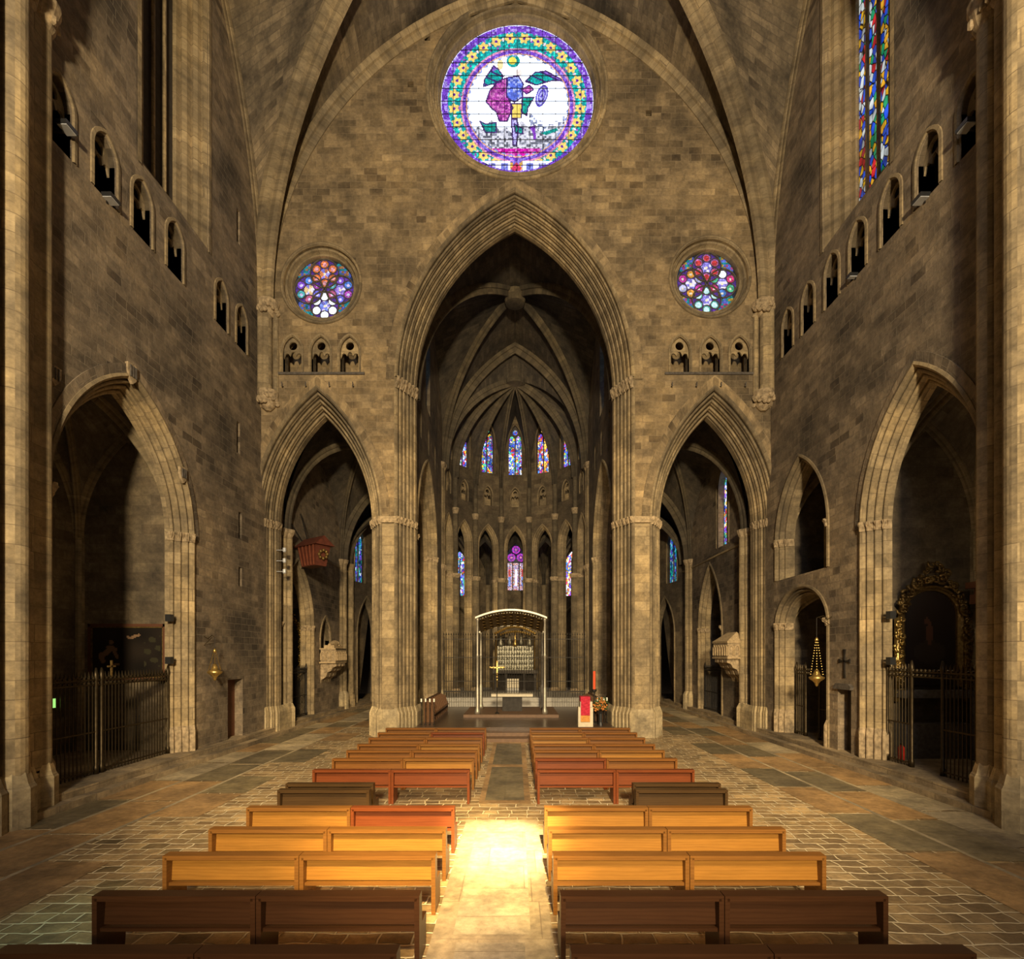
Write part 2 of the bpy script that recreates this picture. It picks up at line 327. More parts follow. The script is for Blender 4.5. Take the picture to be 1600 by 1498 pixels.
def archsweep(mb, mp, c, wd, zs, h, z0, prof, n=14):
    rows = []; uvs = []; u = 0
    for i, (d, y) in enumerate(prof):
        if i: u += math.hypot(d-prof[i-1][0], y-prof[i-1][1])
        P = arch(c, wd, zs, h, z0, d, n); row = []; ur = []; v = 0; P0 = arch(c, wd, zs, h, z0, prof[0][0], n)
        for k, (a, z) in enumerate(P):
            if k: v += math.hypot(P0[k][0]-P0[k-1][0], P0[k][1]-P0[k-1][1])
            row.append(mp(a, z, y)); ur.append((u, v))
        rows.append(row); uvs.append(ur)
    # insert a subdivision of the long straight jambs is unnecessary: texture carries the joints
    mb.grid(rows, False, uvs)
def ringsweep(mb, mp, cx, cz, r, prof, n=56, sq=1.0):
    rows = []; uvs = []; u = 0
    for i, (d, y) in enumerate(prof):
        if i: u += math.hypot(d-prof[i-1][0], y-prof[i-1][1])
        rows.append([mp(cx+(r+d)*math.cos(2*PI*k/n), cz+(r+d)*math.sin(2*PI*k/n), y) for k in range(n+1)])
        uvs.append([(u, 2*PI*k/n*r) for k in range(n+1)])
    mb.grid(rows, False, uvs)
def orders(D, dep, n, proud=.07):
    """moulded splay profile from (D,0) on the wall face to (0,dep), n rolls; starts with a proud hood"""
    P = [(D+.10, 0), (D+.10, -proud), (D+.02, -proud-.02), (D-.04, -.02), (D-.05, .03)]
    sd = (D-.05)/n; sy = (dep-.03)/n
    for k in range(n):
        d0 = D-.05-k*sd; y0 = .03+k*sy; r = min(sd, sy)*.36; cx, cy = d0-sd*.55, y0+sy*.42
        P += [(d0, y0+sy*.10), (d0+sd*.10, y0+sy*.45), (d0+sd*.02, y0+sy*.86), (d0-sd*.22, y0+sy*.88)]
        for j in range(7):
            t = -PI*.22 + PI*1.30*j/6
            P.append((cx+r*math.cos(t), cy-r*math.sin(t)))
        P += [(d0-sd*.86, y0+sy*.86), (d0-sd, y0+sy*.98)]
    P[-1] = (0, dep)
    return P
def band(mb, mp, c, wd, prof, z, h, out, rnd=0.0, lv=None, sides=(-1, 1)):
    """a capital or base following a jamb profile"""
    lv = lv or [(0, .35), (.25, .55), (.55, .8), (.85, 1.0), (1.0, 1.0), (1.0, 0)]
    for sgn in sides:
        rows = []
        fine = []
        for i in range(len(prof)-1):
            (a0, b0), (a1, b1) = prof[i], prof[i+1]; m_ = max(1, int(math.hypot(a1-a0, b1-b0)/.12))
            fine += [(a0+(a1-a0)*k/m_, b0+(b1-b0)*k/m_) for k in range(m_)]
        fine.append(prof[-1])
        for tz, o in lv:
            row = []
            for d, y in fine:
                rr = random.uniform(-rnd, rnd) if 0 < tz < 1 else 0
                row.append(mp(c+sgn*(wd+d-out*o-rr), z+h*tz, y-out*o-rr))
            rows.append(row)
        mb.grid(rows)
def simp(D, dep): return [(D, 0), (D*.5, dep*.28), (D*.45, dep*.5), (0, dep*.85), (0, dep)]
# planes
def planeE(y0): return lambda a, z, d: (a, y0+d, z)
def planeS(sd, x0): return lambda a, z, d: (sd*(x0+d), a, z)
def planeP(p0, ang):     # a runs along direction ang from p0, depth to the left-outward
    ux, uy = math.cos(ang), math.sin(ang)
    return lambda a, z, d: (p0[0]+ux*a-uy*d, p0[1]+uy*a+ux*d, z)
# vaults
def arc3(p0, p1, zs, h, t):
    Lh = math.hypot(p1[0]-p0[0], p1[1]-p0[1])
    if h >= Lh:
        R = (h*h+Lh*Lh)/(2*Lh); am = math.acos((R-Lh)/R)*t; hd = R*(1-math.cos(am)); z = R*math.sin(am)
    else: hd = Lh*(1-math.cos(PI/2*t)); z = h*math.sin(PI/2*t)
    k = hd/Lh; return Vector((p0[0]+(p1[0]-p0[0])*k, p0[1]+(p1[1]-p0[1])*k, zs+z))
def web(mb, fa, fb, n=14, m=5):
    rows = []; uvs = []; v = 0; last = None
    for i in range(n+1):
        A, B = fa(i/n), fb(i/n)
        if last is not None: v += (A-last).length
        last = A; dd = (B-A).length
        rows.append([A.lerp(B, j/m) for j in range(m+1)]); uvs.append([(dd*j/m, v) for j in range(m+1)])
    mb.grid(rows, False, uvs)
def ribsweep(mb, pts, wd, hd, taper=1):
    """rib hanging below the vault: rolled profile"""
    pr = [(-.5, .35), (-.5, .0), (-.36, -.3), (-.18, -.35), (-.2, -.7), (-.1, -.95), (.1, -.95), (.2, -.7), (.18, -.35), (.36, -.3), (.5, 0), (.5, .35)]
    rows = []; uvs = []; v = 0
    hv = Vector((pts[-1][0]-pts[0][0], pts[-1][1]-pts[0][1], 0)).normalized(); side = Vector((-hv.y, hv.x, 0))
    for i, p in enumerate(pts):
        t = (pts[min(i+1, len(pts)-1)]-pts[max(i-1, 0)]).normalized(); up = t.cross(side).normalized()
        if up.dot(Vector((0, 0, 1))) < 0 and i > 2 and False: up = -up
        if i: v += (p-pts[i-1]).length
        # up must point away from the interior (outwards / upwards)
        if up.z < 0: up = -up
        rows.append([p+side*a*wd+up*b*hd for a, b in pr]); uvs.append([(a*wd, v) for a, b in pr])
    mb.grid(rows, False, uvs)
def vault(wm, rm, corners, zs, hs, hc, rib=(.34, .4), edge=None, n=14):
    c = (sum(p[0] for p in corners)/4, sum(p[1] for p in corners)/4)
    for i in range(4):
        a, b = corners[i], corners[(i+1) % 4]; mid = ((a[0]+b[0])/2, (a[1]+b[1])/2); h = hs[i]
        for q in (a, b):
            web(wm, lambda t, q=q: arc3(q, mid, zs, h, t), lambda t, q=q: arc3(q, c, zs, hc, t), n)
        if edge and edge[i]:
            for q in (a, b): ribsweep(rm, [arc3(q, mid, zs, h, k/n) for k in range(n+1)], edge[i], edge[i]*1.0)
        ribsweep(rm, [arc3(a, c, zs, hc, k/n) for k in range(n+1)], rib[0], rib[1])

EY = 23.7     # east wall face
W = 11.5      # side wall faces
# ================================================================== FLOOR
fl = MB()
def frect(x0, x1, y0, y1, mi, z=0.0):
    fl.cur = mi; fl.quad((x0, y0, z), (x1, y0, z), (x1, y1, z), (x0, y1, z))
frect(-17, 17, -8, 50, 0, -.004)
# aisle slabs
frect(-1.13, .5, -8, 12.0, 1); frect(-.95, .38, 13.3, 22.6, 3)
frect(-.8, .22, 13.6, 17.6, 2, .002); frect(-.8, .22, 18.0, 22.2, 2, .002)
frect(-.78, .12, 2.2, 6.9, 4, .002); frect(-.85, .2, 7.1, 11.8, 4, .002)
rs = random.Random(5)
for x0, x1 in ((-11.2, -10.0), (-9.9, -8.7), (-8.6, -7.4)):
    y = -6+rs.random()*2
    while y < 36:
        ln = rs.uniform(1.9, 2.6); r = rs.random()
        mi = 2 if r < .26 else (3 if r < .66 else 4)
        if x0 > -9 and (y < 11 or y > 16) and r > .5: y += ln; continue
        frect(x0, x1, y, y+ln-.10, mi, .003); y += ln
    frect(x0-.1, x0, -6, 36, 4, .002)
for x0, x1 in ((7.4, 8.5), (8.6, 9.7), (9.8, 11.1)):
    y = -6+rs.random()*2; k = 0
    if x0 == 7.4: y = 5.2
    while y < 36:
        ln = 2.45; r = rs.random(); k += 1
        mi = (2 if k % 2 else 3) if x0 < 9 else (4 if r < .6 else 3)
        if x0 == 7.4 and y > 14 and r > .5: y += ln; continue
        frect(x0, x1, y, y+ln-.10, mi, .003); y += ln
    if x0 > 8: frect(x0-.1, x0, -6, 36, 4, .002)
fl.build('floor', [M['cobble'], M['aisle'], M['slab_grey'], M['slab_ochre'], M['slab_light']], kind='structure')

# ================================================================== EAST WALL
pE = planeE(EY)
MAIN = dict(c=-.06, wd=4.66, zs=16.2, h=7.75); DM = .66; PM = orders(DM, 1.15, 5)
SIDE = [dict(c=-8.98, wd=2.22, zs=9.85, h=5.1), dict(c=8.98, wd=2.22, zs=9.85, h=5.1)]; DS = .62; PS = orders(DS, 1.05, 4)
RO = (0.06, 29.27, 3.55)                 # rose: centre x, z, glass radius
OC = [(-8.78, 20.5, 1.42), (8.76, 20.78, 1.44)]
TRIP = [(-10.1, -8.82, -7.52), (7.42, 8.8, 10.12)]
holes = [arch(MAIN['c'], MAIN['wd'], MAIN['zs'], MAIN['h'], 0, DM+.02)]
for s in SIDE: holes.append(arch(s['c'], s['wd'], s['zs'], s['h'], 0, DS+.02))
holes.append(circ(RO[0], RO[1], RO[2]+.46, 56))
for o in OC: holes.append(circ(o[0], o[1], o[2]+.30, 48))
for t in TRIP:
    for x in t: holes.append(arch(x, .41, 17.45, .66, 16.5, 0, 8))
# small put-log holes
for x, z in ((-4.0, 31.6), (-4.75, 29.5), (4.9, 31.6), (6.0, 28.2)): holes.append([(x-.13, z-.13), (x+.13, z-.13), (x+.13, z+.13), (x-.13, z+.13)])
we = MB()
outer = [(-13.5, 0)]
# arch feet reach the floor: cut them out of the outline
feet = sorted(holes[:3], key=lambda p: p[0][0]); out = [(-13.5, 0)]
for p in feet: out += p
out += [(13.5, 0), (13.5, 36.5), (-13.5, 36.5)]
panel(we, out, holes[3:], pE, 0, .55, True)
we.cur = 1
for p in (planeE(EY+2.4),):
    panel(we, out, [], p, 0)
# recess behind put-log holes and the closing face behind the small holes
we.cur = 0
east = we.build('wall_east', [M['wall'], M['choir']], kind='structure')
# mouldings of the three arches (above the capitals), front and back
BK = lambda D: [(0, 1.35), (0, 1.36), (D*.5, 1.9), (D, 2.4)]
for A, D, P in ((MAIN, DM, PM), (SIDE[0], DS, PS), (SIDE[1], DS, PS)):
    b = MB(); archsweep(b, pE, A['c'], A['wd'], A['zs'], A['h'], A['zs']-.02, P+BK(D), 18); trim(b, M['dress'])
def voussoirs(mp, A, D, wdt, mat):
    b = MB(); archsweep(b, mp, A['c'], A['wd'], A['zs'], A['h'], A['zs']-.01, [(D+.08, -.0), (D+.10, -.035), (D+.10+wdt, -.035), (D+.10+wdt, 0)], 18); return trim(b, mat)
voussoirs(pE, MAIN, DM, .38, M['wall']); voussoirs(pE, SIDE[0], DS, .36, M['wall']); voussoirs(pE, SIDE[1], DS, .36, M['wall'])
lvb = [(0, 1), (.78, 1), (.86, .7), (1, .05)]
def jamb(b, A, P, sg, z0, z1, zd=.42):
    rows = []; uvs = []; u = 0; ks = [z0, z1]
    pts = P
    r0 = []; u0 = []
    for i_, (d, y) in enumerate(pts):
        if i_: u += math.hypot(d-pts[i_-1][0], y-pts[i_-1][1])
        r0.append((A['c']+sg*(A['wd']+d), EY+y)); u0.append(u)
    b.grid([[(x, y, z) for x, y in r0] for z in ks], False, [[(uu, z) for uu in u0] for z in ks])
for k_, sd in enumerate((-1, 1)):
    A2 = SIDE[k_]; t = empty('stone_pier', (sd*5.7, EY+.6, 0), 'great clustered stone pier on the %s of the main arch opening' % ('left' if sd < 0 else 'right'), 'pier')
    b = MB(); jamb(b, MAIN, PM+BK(DM), sd, 0, 16.2); jamb(b, A2, PS+BK(DS), -sd, 0, 9.87)
    xa, xb = sorted((MAIN['c']+sd*(MAIN['wd']+DM), A2['c']-sd*(A2['wd']+DS))); b.quad((xa, EY-.012, 0), (xb, EY-.012, 0), (xb, EY-.012, 9.7), (xa, EY-.012, 9.7))
    b.build('shaft', M['dress'], t)
    b = MB(); band(b, pE, MAIN['c'], MAIN['wd'], PM+[(0, 1.35)], 15.75, .5, .13, .05, sides=(sd,)); b.build('capital', M['carve'], t)
    b = MB(); band(b, pE, MAIN['c'], MAIN['wd'], PM+[(0, 1.35)], 9.68, .3, .09, .02, sides=(sd,)); band(b, pE, A2['c'], A2['wd'], PS+[(0, 1.35)], 9.62, .36, .09, .03, sides=(-sd,))
    b.box(xa-.02, xb+.02, EY-.12, EY+.02, 9.7, 9.98); b.build('ring_moulding', M['carve'], t)
    b = MB(); band(b, pE, MAIN['c'], MAIN['wd'], PM+[(0, 1.35), (0, 2.4)], 0, 1.35, .11, 0, lvb, sides=(sd,)); band(b, pE, A2['c'], A2['wd'], PS+[(0, 1.35), (0, 2.4)], 0, 1.35, .10, 0, lvb, sides=(-sd,))
    b.box(xa-.05, xb+.05, EY-.13, EY+.1, 0, 1.3); b.build('base', M['base'], t)
    # outer respond of the side arch
    t = empty('wall_respond', (sd*11.4, EY+.5, 0), 'moulded respond at the outer side of the %s side arch' % ('left' if sd < 0 else 'right'), 'column')
    b = MB(); jamb(b, A2, PS+BK(DS), sd, 0, 9.87); b.build('shaft', M['dress'], t)
    b = MB(); band(b, pE, A2['c'], A2['wd'], PS+[(0, 1.35)], 9.62, .36, .09, .03, sides=(sd,)); b.build('capital', M['carve'], t)
    b = MB(); band(b, pE, A2['c'], A2['wd'], PS+[(0, 1.35), (0, 2.4)], 0, 1.35, .10, 0, lvb, sides=(sd,)); b.build('base', M['base'], t)
# ---- rose window
def glassdisc(name, cx, cz, R, y, fn, mat, n=150, parent=None, kind=None, sq=1.0):
    b = MB(); st = 2*R/n; ids = {}
    def vid(i, j):
        if (i, j) not in ids: ids[(i, j)] = b.vert((cx-R+i*st, y, cz-R+j*st))
        return ids[(i, j)]
    for i in range(n):
        for j in range(n):
            u = (i+.5)/n*2-1; v = (j+.5)/n*2-1
            if u*u+v*v > 1.03: continue
            q = [vid(i, j), vid(i+1, j), vid(i+1, j+1), vid(i, j+1)]
            b.face(q, [(b.v[k][0], b.v[k][2]) for k in q]); b.fc.append(fn(u, v))
    return b.build(name, mat, parent)
def inpoly(x, y, P):
    c = False; n = len(P)
    for i in range(n):
        x1, y1 = P[i]; x2, y2 = P[i-1]
        if (y1 > y) != (y2 > y) and x < (x2-x1)*(y-y1)/(y2-y1)+x1: c = not c
    return c
Z8 = lambda pts: [((x-791)/559, (720-y)/515) for x, y in pts]
CAPE = Z8([(720, 560), (650, 585), (590, 650), (565, 720), (610, 770), (640, 790), (660, 850), (720, 850), (760, 760), (715, 680)])
CAPE2 = Z8([(820, 640), (880, 610), (910, 640), (860, 670)])
WL = Z8([(545, 620), (555, 570), (620, 480), (650, 500), (690, 550), (670, 590), (600, 605)]); WR = Z8([(850, 585), (920, 525), (1000, 515), (1135, 580), (1040, 580), (930, 610)])
TORSO = Z8([(715, 560), (800, 548), (835, 600), (830, 690), (770, 725), (715, 690)]); SK = Z8([(745, 735), (830, 735), (822, 830), (750, 830)])
GRN = Z8([(830, 690), (915, 690), (870, 760), (860, 815), (822, 790)]); LEG = Z8([(748, 835), (790, 835), (800, 900), (785, 1015), (762, 1010)])
SER1 = Z8([(520, 850), (560, 870), (640, 860), (640, 925), (560, 925)]); SER2 = Z8([(770, 870), (830, 900), (835, 935), (780, 930)]); SER3 = Z8([(960, 930), (1080, 895), (1090, 915), (1000, 945)])
DRG = Z8([(905, 930), (880, 890), (920, 880), (930, 970), (910, 975)])
TEAL = (.0, .40, .40); PURP = (.20, .06, .62); GOLDC = (1.0, .72, .18); WHT = (1.9, 2.05, 2.3)
def crnd(u, v, k):
    return random.Random(int((u+5)*k)*7919+int((v+5)*k)*104729).random()
def edged(u, v, P):
    m_ = 9
    for i in range(len(P)):
        ax, ay = P[i-1]; bx, by = P[i]; dx, dy = bx-ax, by-ay; q = max(0, min(1, ((u-ax)*dx+(v-ay)*dy)/(dx*dx+dy*dy)))
        m_ = min(m_, math.hypot(u-ax-q*dx, v-ay-q*dy))
    return m_
FIG = [CAPE, CAPE2, WL, WR, TORSO, SK, GRN, LEG, SER1, SER2]
def rosecol(u, v):
    r = math.hypot(u, v); th = math.atan2(v, u); rr = math.hypot(u-.01, v+.05)
    rnd = crnd(u, v, 34)
    if r > .985: return (1.0, 1.1, 1.6)
    if r > .90: return PURP if rnd < .75 else (.5, .35, 1.0)
    if v < -.775 and abs(u) < .62:
        if abs(u+.01) < .085: return (.8, .05, .15) if (abs(u+.01)+abs(v+.87)*.8 < .07) else (.9, .5, .1) if rnd < .4 else (.3, .2, .8)
        k = abs(math.sin((u)*19)); return (1.2, 1.25, 1.5) if k > .75 or v > -.80 else (.25, .3, .95) if rnd < .7 else (.6, .6, 1)
    if rr > .745:
        a = th/(2*PI)*28; fr = (a-math.floor(a)-.5)*2*PI/28*.825; dr = r-.825
        q = math.hypot(fr, dr)
        if q < .018: return (.12, .02, .35)
        if q < .062 + .012*math.cos(6*math.atan2(dr, fr)): return GOLDC if r < 2 else GOLDC
        if abs(abs(fr)-.092) < .012 and abs(dr) < .02: return (1, .75, .85)
        if rnd < .10: return (.3, .1, .5)
        return TEAL if rnd < .8 else (.02, .8, .65)
    if rr > .72: return (.9, .35, .6)
    if rr > .675: return PURP if rnd < .7 else (.35, .25, .95)
    if rr > .66: return (1.0, .5, .3)
    # scene
    if abs(u) < .65 and min(edged(u, v, P_) for P_ in FIG) < .009: return (.06, .02, .16)
    if .648 < rr+.014*math.sin(math.atan2(v+.05, u)*40): return (.35, .45, .95)
    if (inpoly(u, v, WL) or inpoly(u, v, WR)) and math.sin(u*30+v*62) > .72: return (.05, .02, .2)
    if inpoly(u, v, CAPE) and math.sin(u*44-v*20)+math.sin(u*17+v*31) > 1.35: return (.25, .02, .25)
    if inpoly(u, v, CAPE) or inpoly(u, v, CAPE2): return (.50, .06, .42) if rnd < .6 else (.75, .2, .6)
    if inpoly(u, v, WL) or inpoly(u, v, WR): return (.25, .12, .6) if v > -.55*(abs(u)-.5)+.29 else (.0, .45, .42)
    if inpoly(u, v, TORSO): return (.12, .2, .85) if rnd < .6 else (.5, .6, 1.2)
    if inpoly(u, v, SK): return (1, .75, .15)
    if inpoly(u, v, GRN) or inpoly(u, v, SER2): return (.0, .42, .32)
    if inpoly(u, v, LEG): return (.55, .5, 1.0)
    cu, cv = u-.32, v-.075; a = cu*.95-cv*.3; bb = cu*.3+cv*.95; q = math.hypot(a/.075, bb/.15)
    if q < 1: return (.12, .08, .6) if int(q*5) % 2 == 0 else (.55, .55, 1.1)
    if math.hypot(u-.02, v-.38) < .045: return (1.0, .85, .8)
    if math.hypot(u+.06, v-.53) < .05 : return (.9, .8, .1)
    if math.hypot(u+.05, v-.53) < .085: return (.0, .5, .45)
    if math.hypot((u+.22), (v-.48)*.6) < .04: return (.95, .8, .4)
    if v < -.61: return (.75, .0, .45) if rnd < .75 else (1, .2, .7) if abs(u-.0) < .34 else (.8, .6, .9)
    if inpoly(u, v, SER1) or inpoly(u, v, SER3): return (.0, .38, .32)
    if inpoly(u, v, DRG): return (.25, .05, .55)
    if v < -.33 + .05*math.sin(u*14)+.04*math.sin(u*33) and abs(u) < .62: return (.75, .75, .85) if rnd < .55 else (.16, .17, .22) if rnd < .8 else (.4, .42, .5)
    if v < -.2+.08*math.sin(u*9+1) and u > .15 and rnd < .45: return (.35, .4, .6)
    return WHT
WN[0] += 1
wroot = empty('window_%d' % WN[0], (RO[0], EY+.5, RO[1]), 'large round stained glass window with winged figure high above the main arch', 'window'); wroot['kind'] = 'structure'
glassdisc('glass', RO[0], RO[1], RO[2], EY+.52, rosecol, M['glass_rose'], 220, wroot)
b = MB()
ringsweep(b, pE, RO[0], RO[1], RO[2]-.03, [(.60, 0), (.60, -.07), (.54, -.10), (.47, -.08), (.46, .16), (.39, .18), (.36, .03), (.29, .0), (.26, .07), (.26, .30), (.19, .33), (.16, .16), (.09, .13), (.06, .2), (.05, .40), (0, .42), (0, .62)])
b.build('moulded_frame', M['dress'], wroot, True)
b = MB(); k = -5
for k in range(-5, 6):
    x = k*.59; hgt = math.sqrt(max(0, RO[2]**2-x*x))
    if hgt > .3:
        b.box(RO[0]+x-.013, RO[0]+x+.013, EY+.495, EY+.51, RO[1]-hgt, RO[1]+hgt); b.box(RO[0]-hgt, RO[0]+hgt, EY+.495, EY+.51, RO[1]+x-.013, RO[1]+x+.013)
b.build('iron_bars', M['iron'], wroot)
# ---- side oculi
def occol(kind):
    fo = [(0, .52), (-.5, .0), (.5, .0), (0, -.52)]
    def f(u, v):
        rnd = crnd(u, v, 13)
        for i, (a, c) in enumerate(fo):
            d = math.hypot(u-a, v-c)
            if d < .47:
                th = math.atan2(v-c, u-a); 
                if d < .04: return (1, .9, .6)
                if d < .17: return [(.9, .3, .1), (1, .7, .3), (.5, .3, 1), (.25, .35, 1)][i] if kind == 0 and int(th/PI*4) % 2 else (.35, .3, .95) if rnd < .6 else (.95, .9, 1)
                for k in range(6):
                    q = math.hypot(u-a-.30*math.cos(PI/2+k*PI/3), v-c-.30*math.sin(PI/2+k*PI/3))
                    if q < .125:
                        if kind == 0:
                            if i == 3: return (2.6, 3.1, 3.6)
                            if i == 0: return (.95, .22, .03) if q > .07 else (.8, .35, .4)
                            return [(.5, .08, .5), (.1, .3, .9), (.3, .1, .8), (.1, .6, .6), (.7, .15, .3), (.2, .2, .9)][(k+i) % 6] if q > .05 else (.8, .7, 1)
                        if i == 3: return (.75, 1.1, 1.1) if q < .09 else (.1, .5, .4)
                        if i == 0: return (.85, .06, .06) if q < .09 else (.6, .2, .5)
                        if i == 2 and k == 0: return (2, 2.3, 2.6)
                        return [(.8, .05, .2), (.9, .4, .05), (.1, .3, .8), (.7, .05, .4), (.1, .6, .3), (.6, .6, .9)][(k*2+i) % 6] if q > .04 else (.9, .8, .6)
                return (.10, .03, .30) if d < .44 else (.01, .01, .02)
        if math.hypot(u, v) > .97: return (.0, .0, .0)
        if abs(abs(u)-abs(v)) > .42 or math.hypot(u, v) < .2 and rnd < .3: return (.01, .02, .04)
        if kind == 0: return (.0, .28, .32) if rnd < .5 else (.08, .12, .5) if rnd < .8 else (.35, .15, .05)
        return (.0, .28, .28) if rnd < .4 else (.6, .38, .04) if rnd < .6 else (.45, .06, .2) if rnd < .75 else (.1, .15, .6)
    return f
for i, (x, z, r) in enumerate(OC):
    WN[0] += 1
    wr = empty('window_%d' % WN[0], (x, EY+.4, z), 'small round stained glass window with four foils, high on the %s of the main arch' % ('left' if i == 0 else 'right'), 'window'); wr['kind'] = 'structure'
    glassdisc('glass', x, z, r, EY+.42, occol(i), M['glass_oculus'], 96, wr)
    b = MB(); ringsweep(b, pE, x, z, r, [(.42, 0), (.42, -.07), (.36, -.11), (.31, -.08), (.31, .16), (.25, .18), (.23, .04), (.17, .02), (.14, .08), (.14, .32), (.08, .34), (.06, .18), (.0, .16), (-.02, .22), (-.02, .5)])
    b.build('moulded_frame', M['dress'], wr, True)
    b = MB()
    for a, c in ((0, .52), (-.5, 0), (.5, 0), (0, -.52)):
        ringsweep(b, pE, x+a*r, z+c*r, .46*r, [(.03, .40), (.02, .35), (-.02, .35), (-.03, .40)], 28)
        for k in range(6): ringsweep(b, pE, x+(a+.30*math.cos(PI/2+k*PI/3))*r, z+(c+.30*math.sin(PI/2+k*PI/3))*r, .135*r, [(.022, .40), (.014, .37), (-.01, .37), (-.018, .40)], 14)
    b.build('tracery', M['carvedark'], wr)
# ---- gallery niches on the east wall
def tracery_head(b, mp, c, wd, zs, h, d, z0):
    """trefoil plate with a round eye in the head of a small arch"""
    out_ = arch(c, wd, zs, h, zs-.28, 0, 8)
    eye = circ(c, zs+h*.44, wd*.46, 14)
    foot = []   # cusped lower edge
    n = 12
    for k in range(n+1):
        t = k/n; x = c+wd*(1-2*t); foot.append((x, zs-.16+(.20 if .3 < t < .7 else .12)*abs(math.sin(t*3*PI))**.6*(wd/.41)))
    pts = [p for p in out_[1:-1]]; pts = [(c-wd, zs-.28)]+pts+[(c+wd, zs-.28)]+foot[1:-1]
    panel(b, pts, [eye], mp, d, d+.07)
for gi, t in enumerate(TRIP):
    z0 = 16.5
    b = MB()
    xa, xb = t[0]-.6, t[2]+.6
    b.quad((xa, EY+1.15, z0-.2), (xb, EY+1.15, z0-.2), (xb, EY+1.15, 18.8), (xa, EY+1.15, 18.8))
    b.quad((xa, EY+.5, z0), (xb, EY+.5, z0), (xb, EY+1.15, z0), (xa, EY+1.15, z0)); b.quad((xa, EY+.5, 18.8), (xb, EY+.5, 18.8), (xb, EY+1.15, 18.8), (xa, EY+1.15, 18.8))
    b.quad((xa, EY+.5, z0), (xa, EY+1.15, z0), (xa, EY+1.15, 18.8), (xa, EY+.5, 18.8)); b.quad((xb, EY+.5, z0), (xb, EY+1.15, z0), (xb, EY+1.15, 18.8), (xb, EY+.5, 18.8))
    trim(b, M['wall'])
    b = MB()
    for x in t:
        archsweep(b, pE, x, .41, 17.45, .66, z0, [(.12, 0), (.12, -.05), (.04, -.05), (.02, 0), (0, .02), (0, .2)], 8)
        tracery_head(b, pE, x, .41, 17.45, .66, .10, z0)
    trim(b, M['dress'])
    b = MB(); b.box(xa-.1, xb+.1, EY-.07, EY+.02, z0-.12, z0-.02)
    for k in range(4): b.tube([(t[0]-.4+k*(t[2]-t[0]+.6)/3, EY-.01, 15.85), (t[0]-.4+k*(t[2]-t[0]+.6)/3, EY-.16, 15.8), (t[0]-.4+k*(t[2]-t[0]+.6)/3, EY-.16, 15.98)], .03, 6)
    trim(b, M['carvedark'])
# closing face behind put-log holes
b = MB(); b.box(-5.6, 6.8, EY+.56, EY+.7, 33.4, 33.5)
for x, z in ((-4.0, 31.6), (-4.75, 29.5), (4.9, 31.6), (6.0, 28.2)): b.box(x-.2, x+.2, EY+.5, EY+.6, z-.2, z+.2)
trim(b, M['void'])

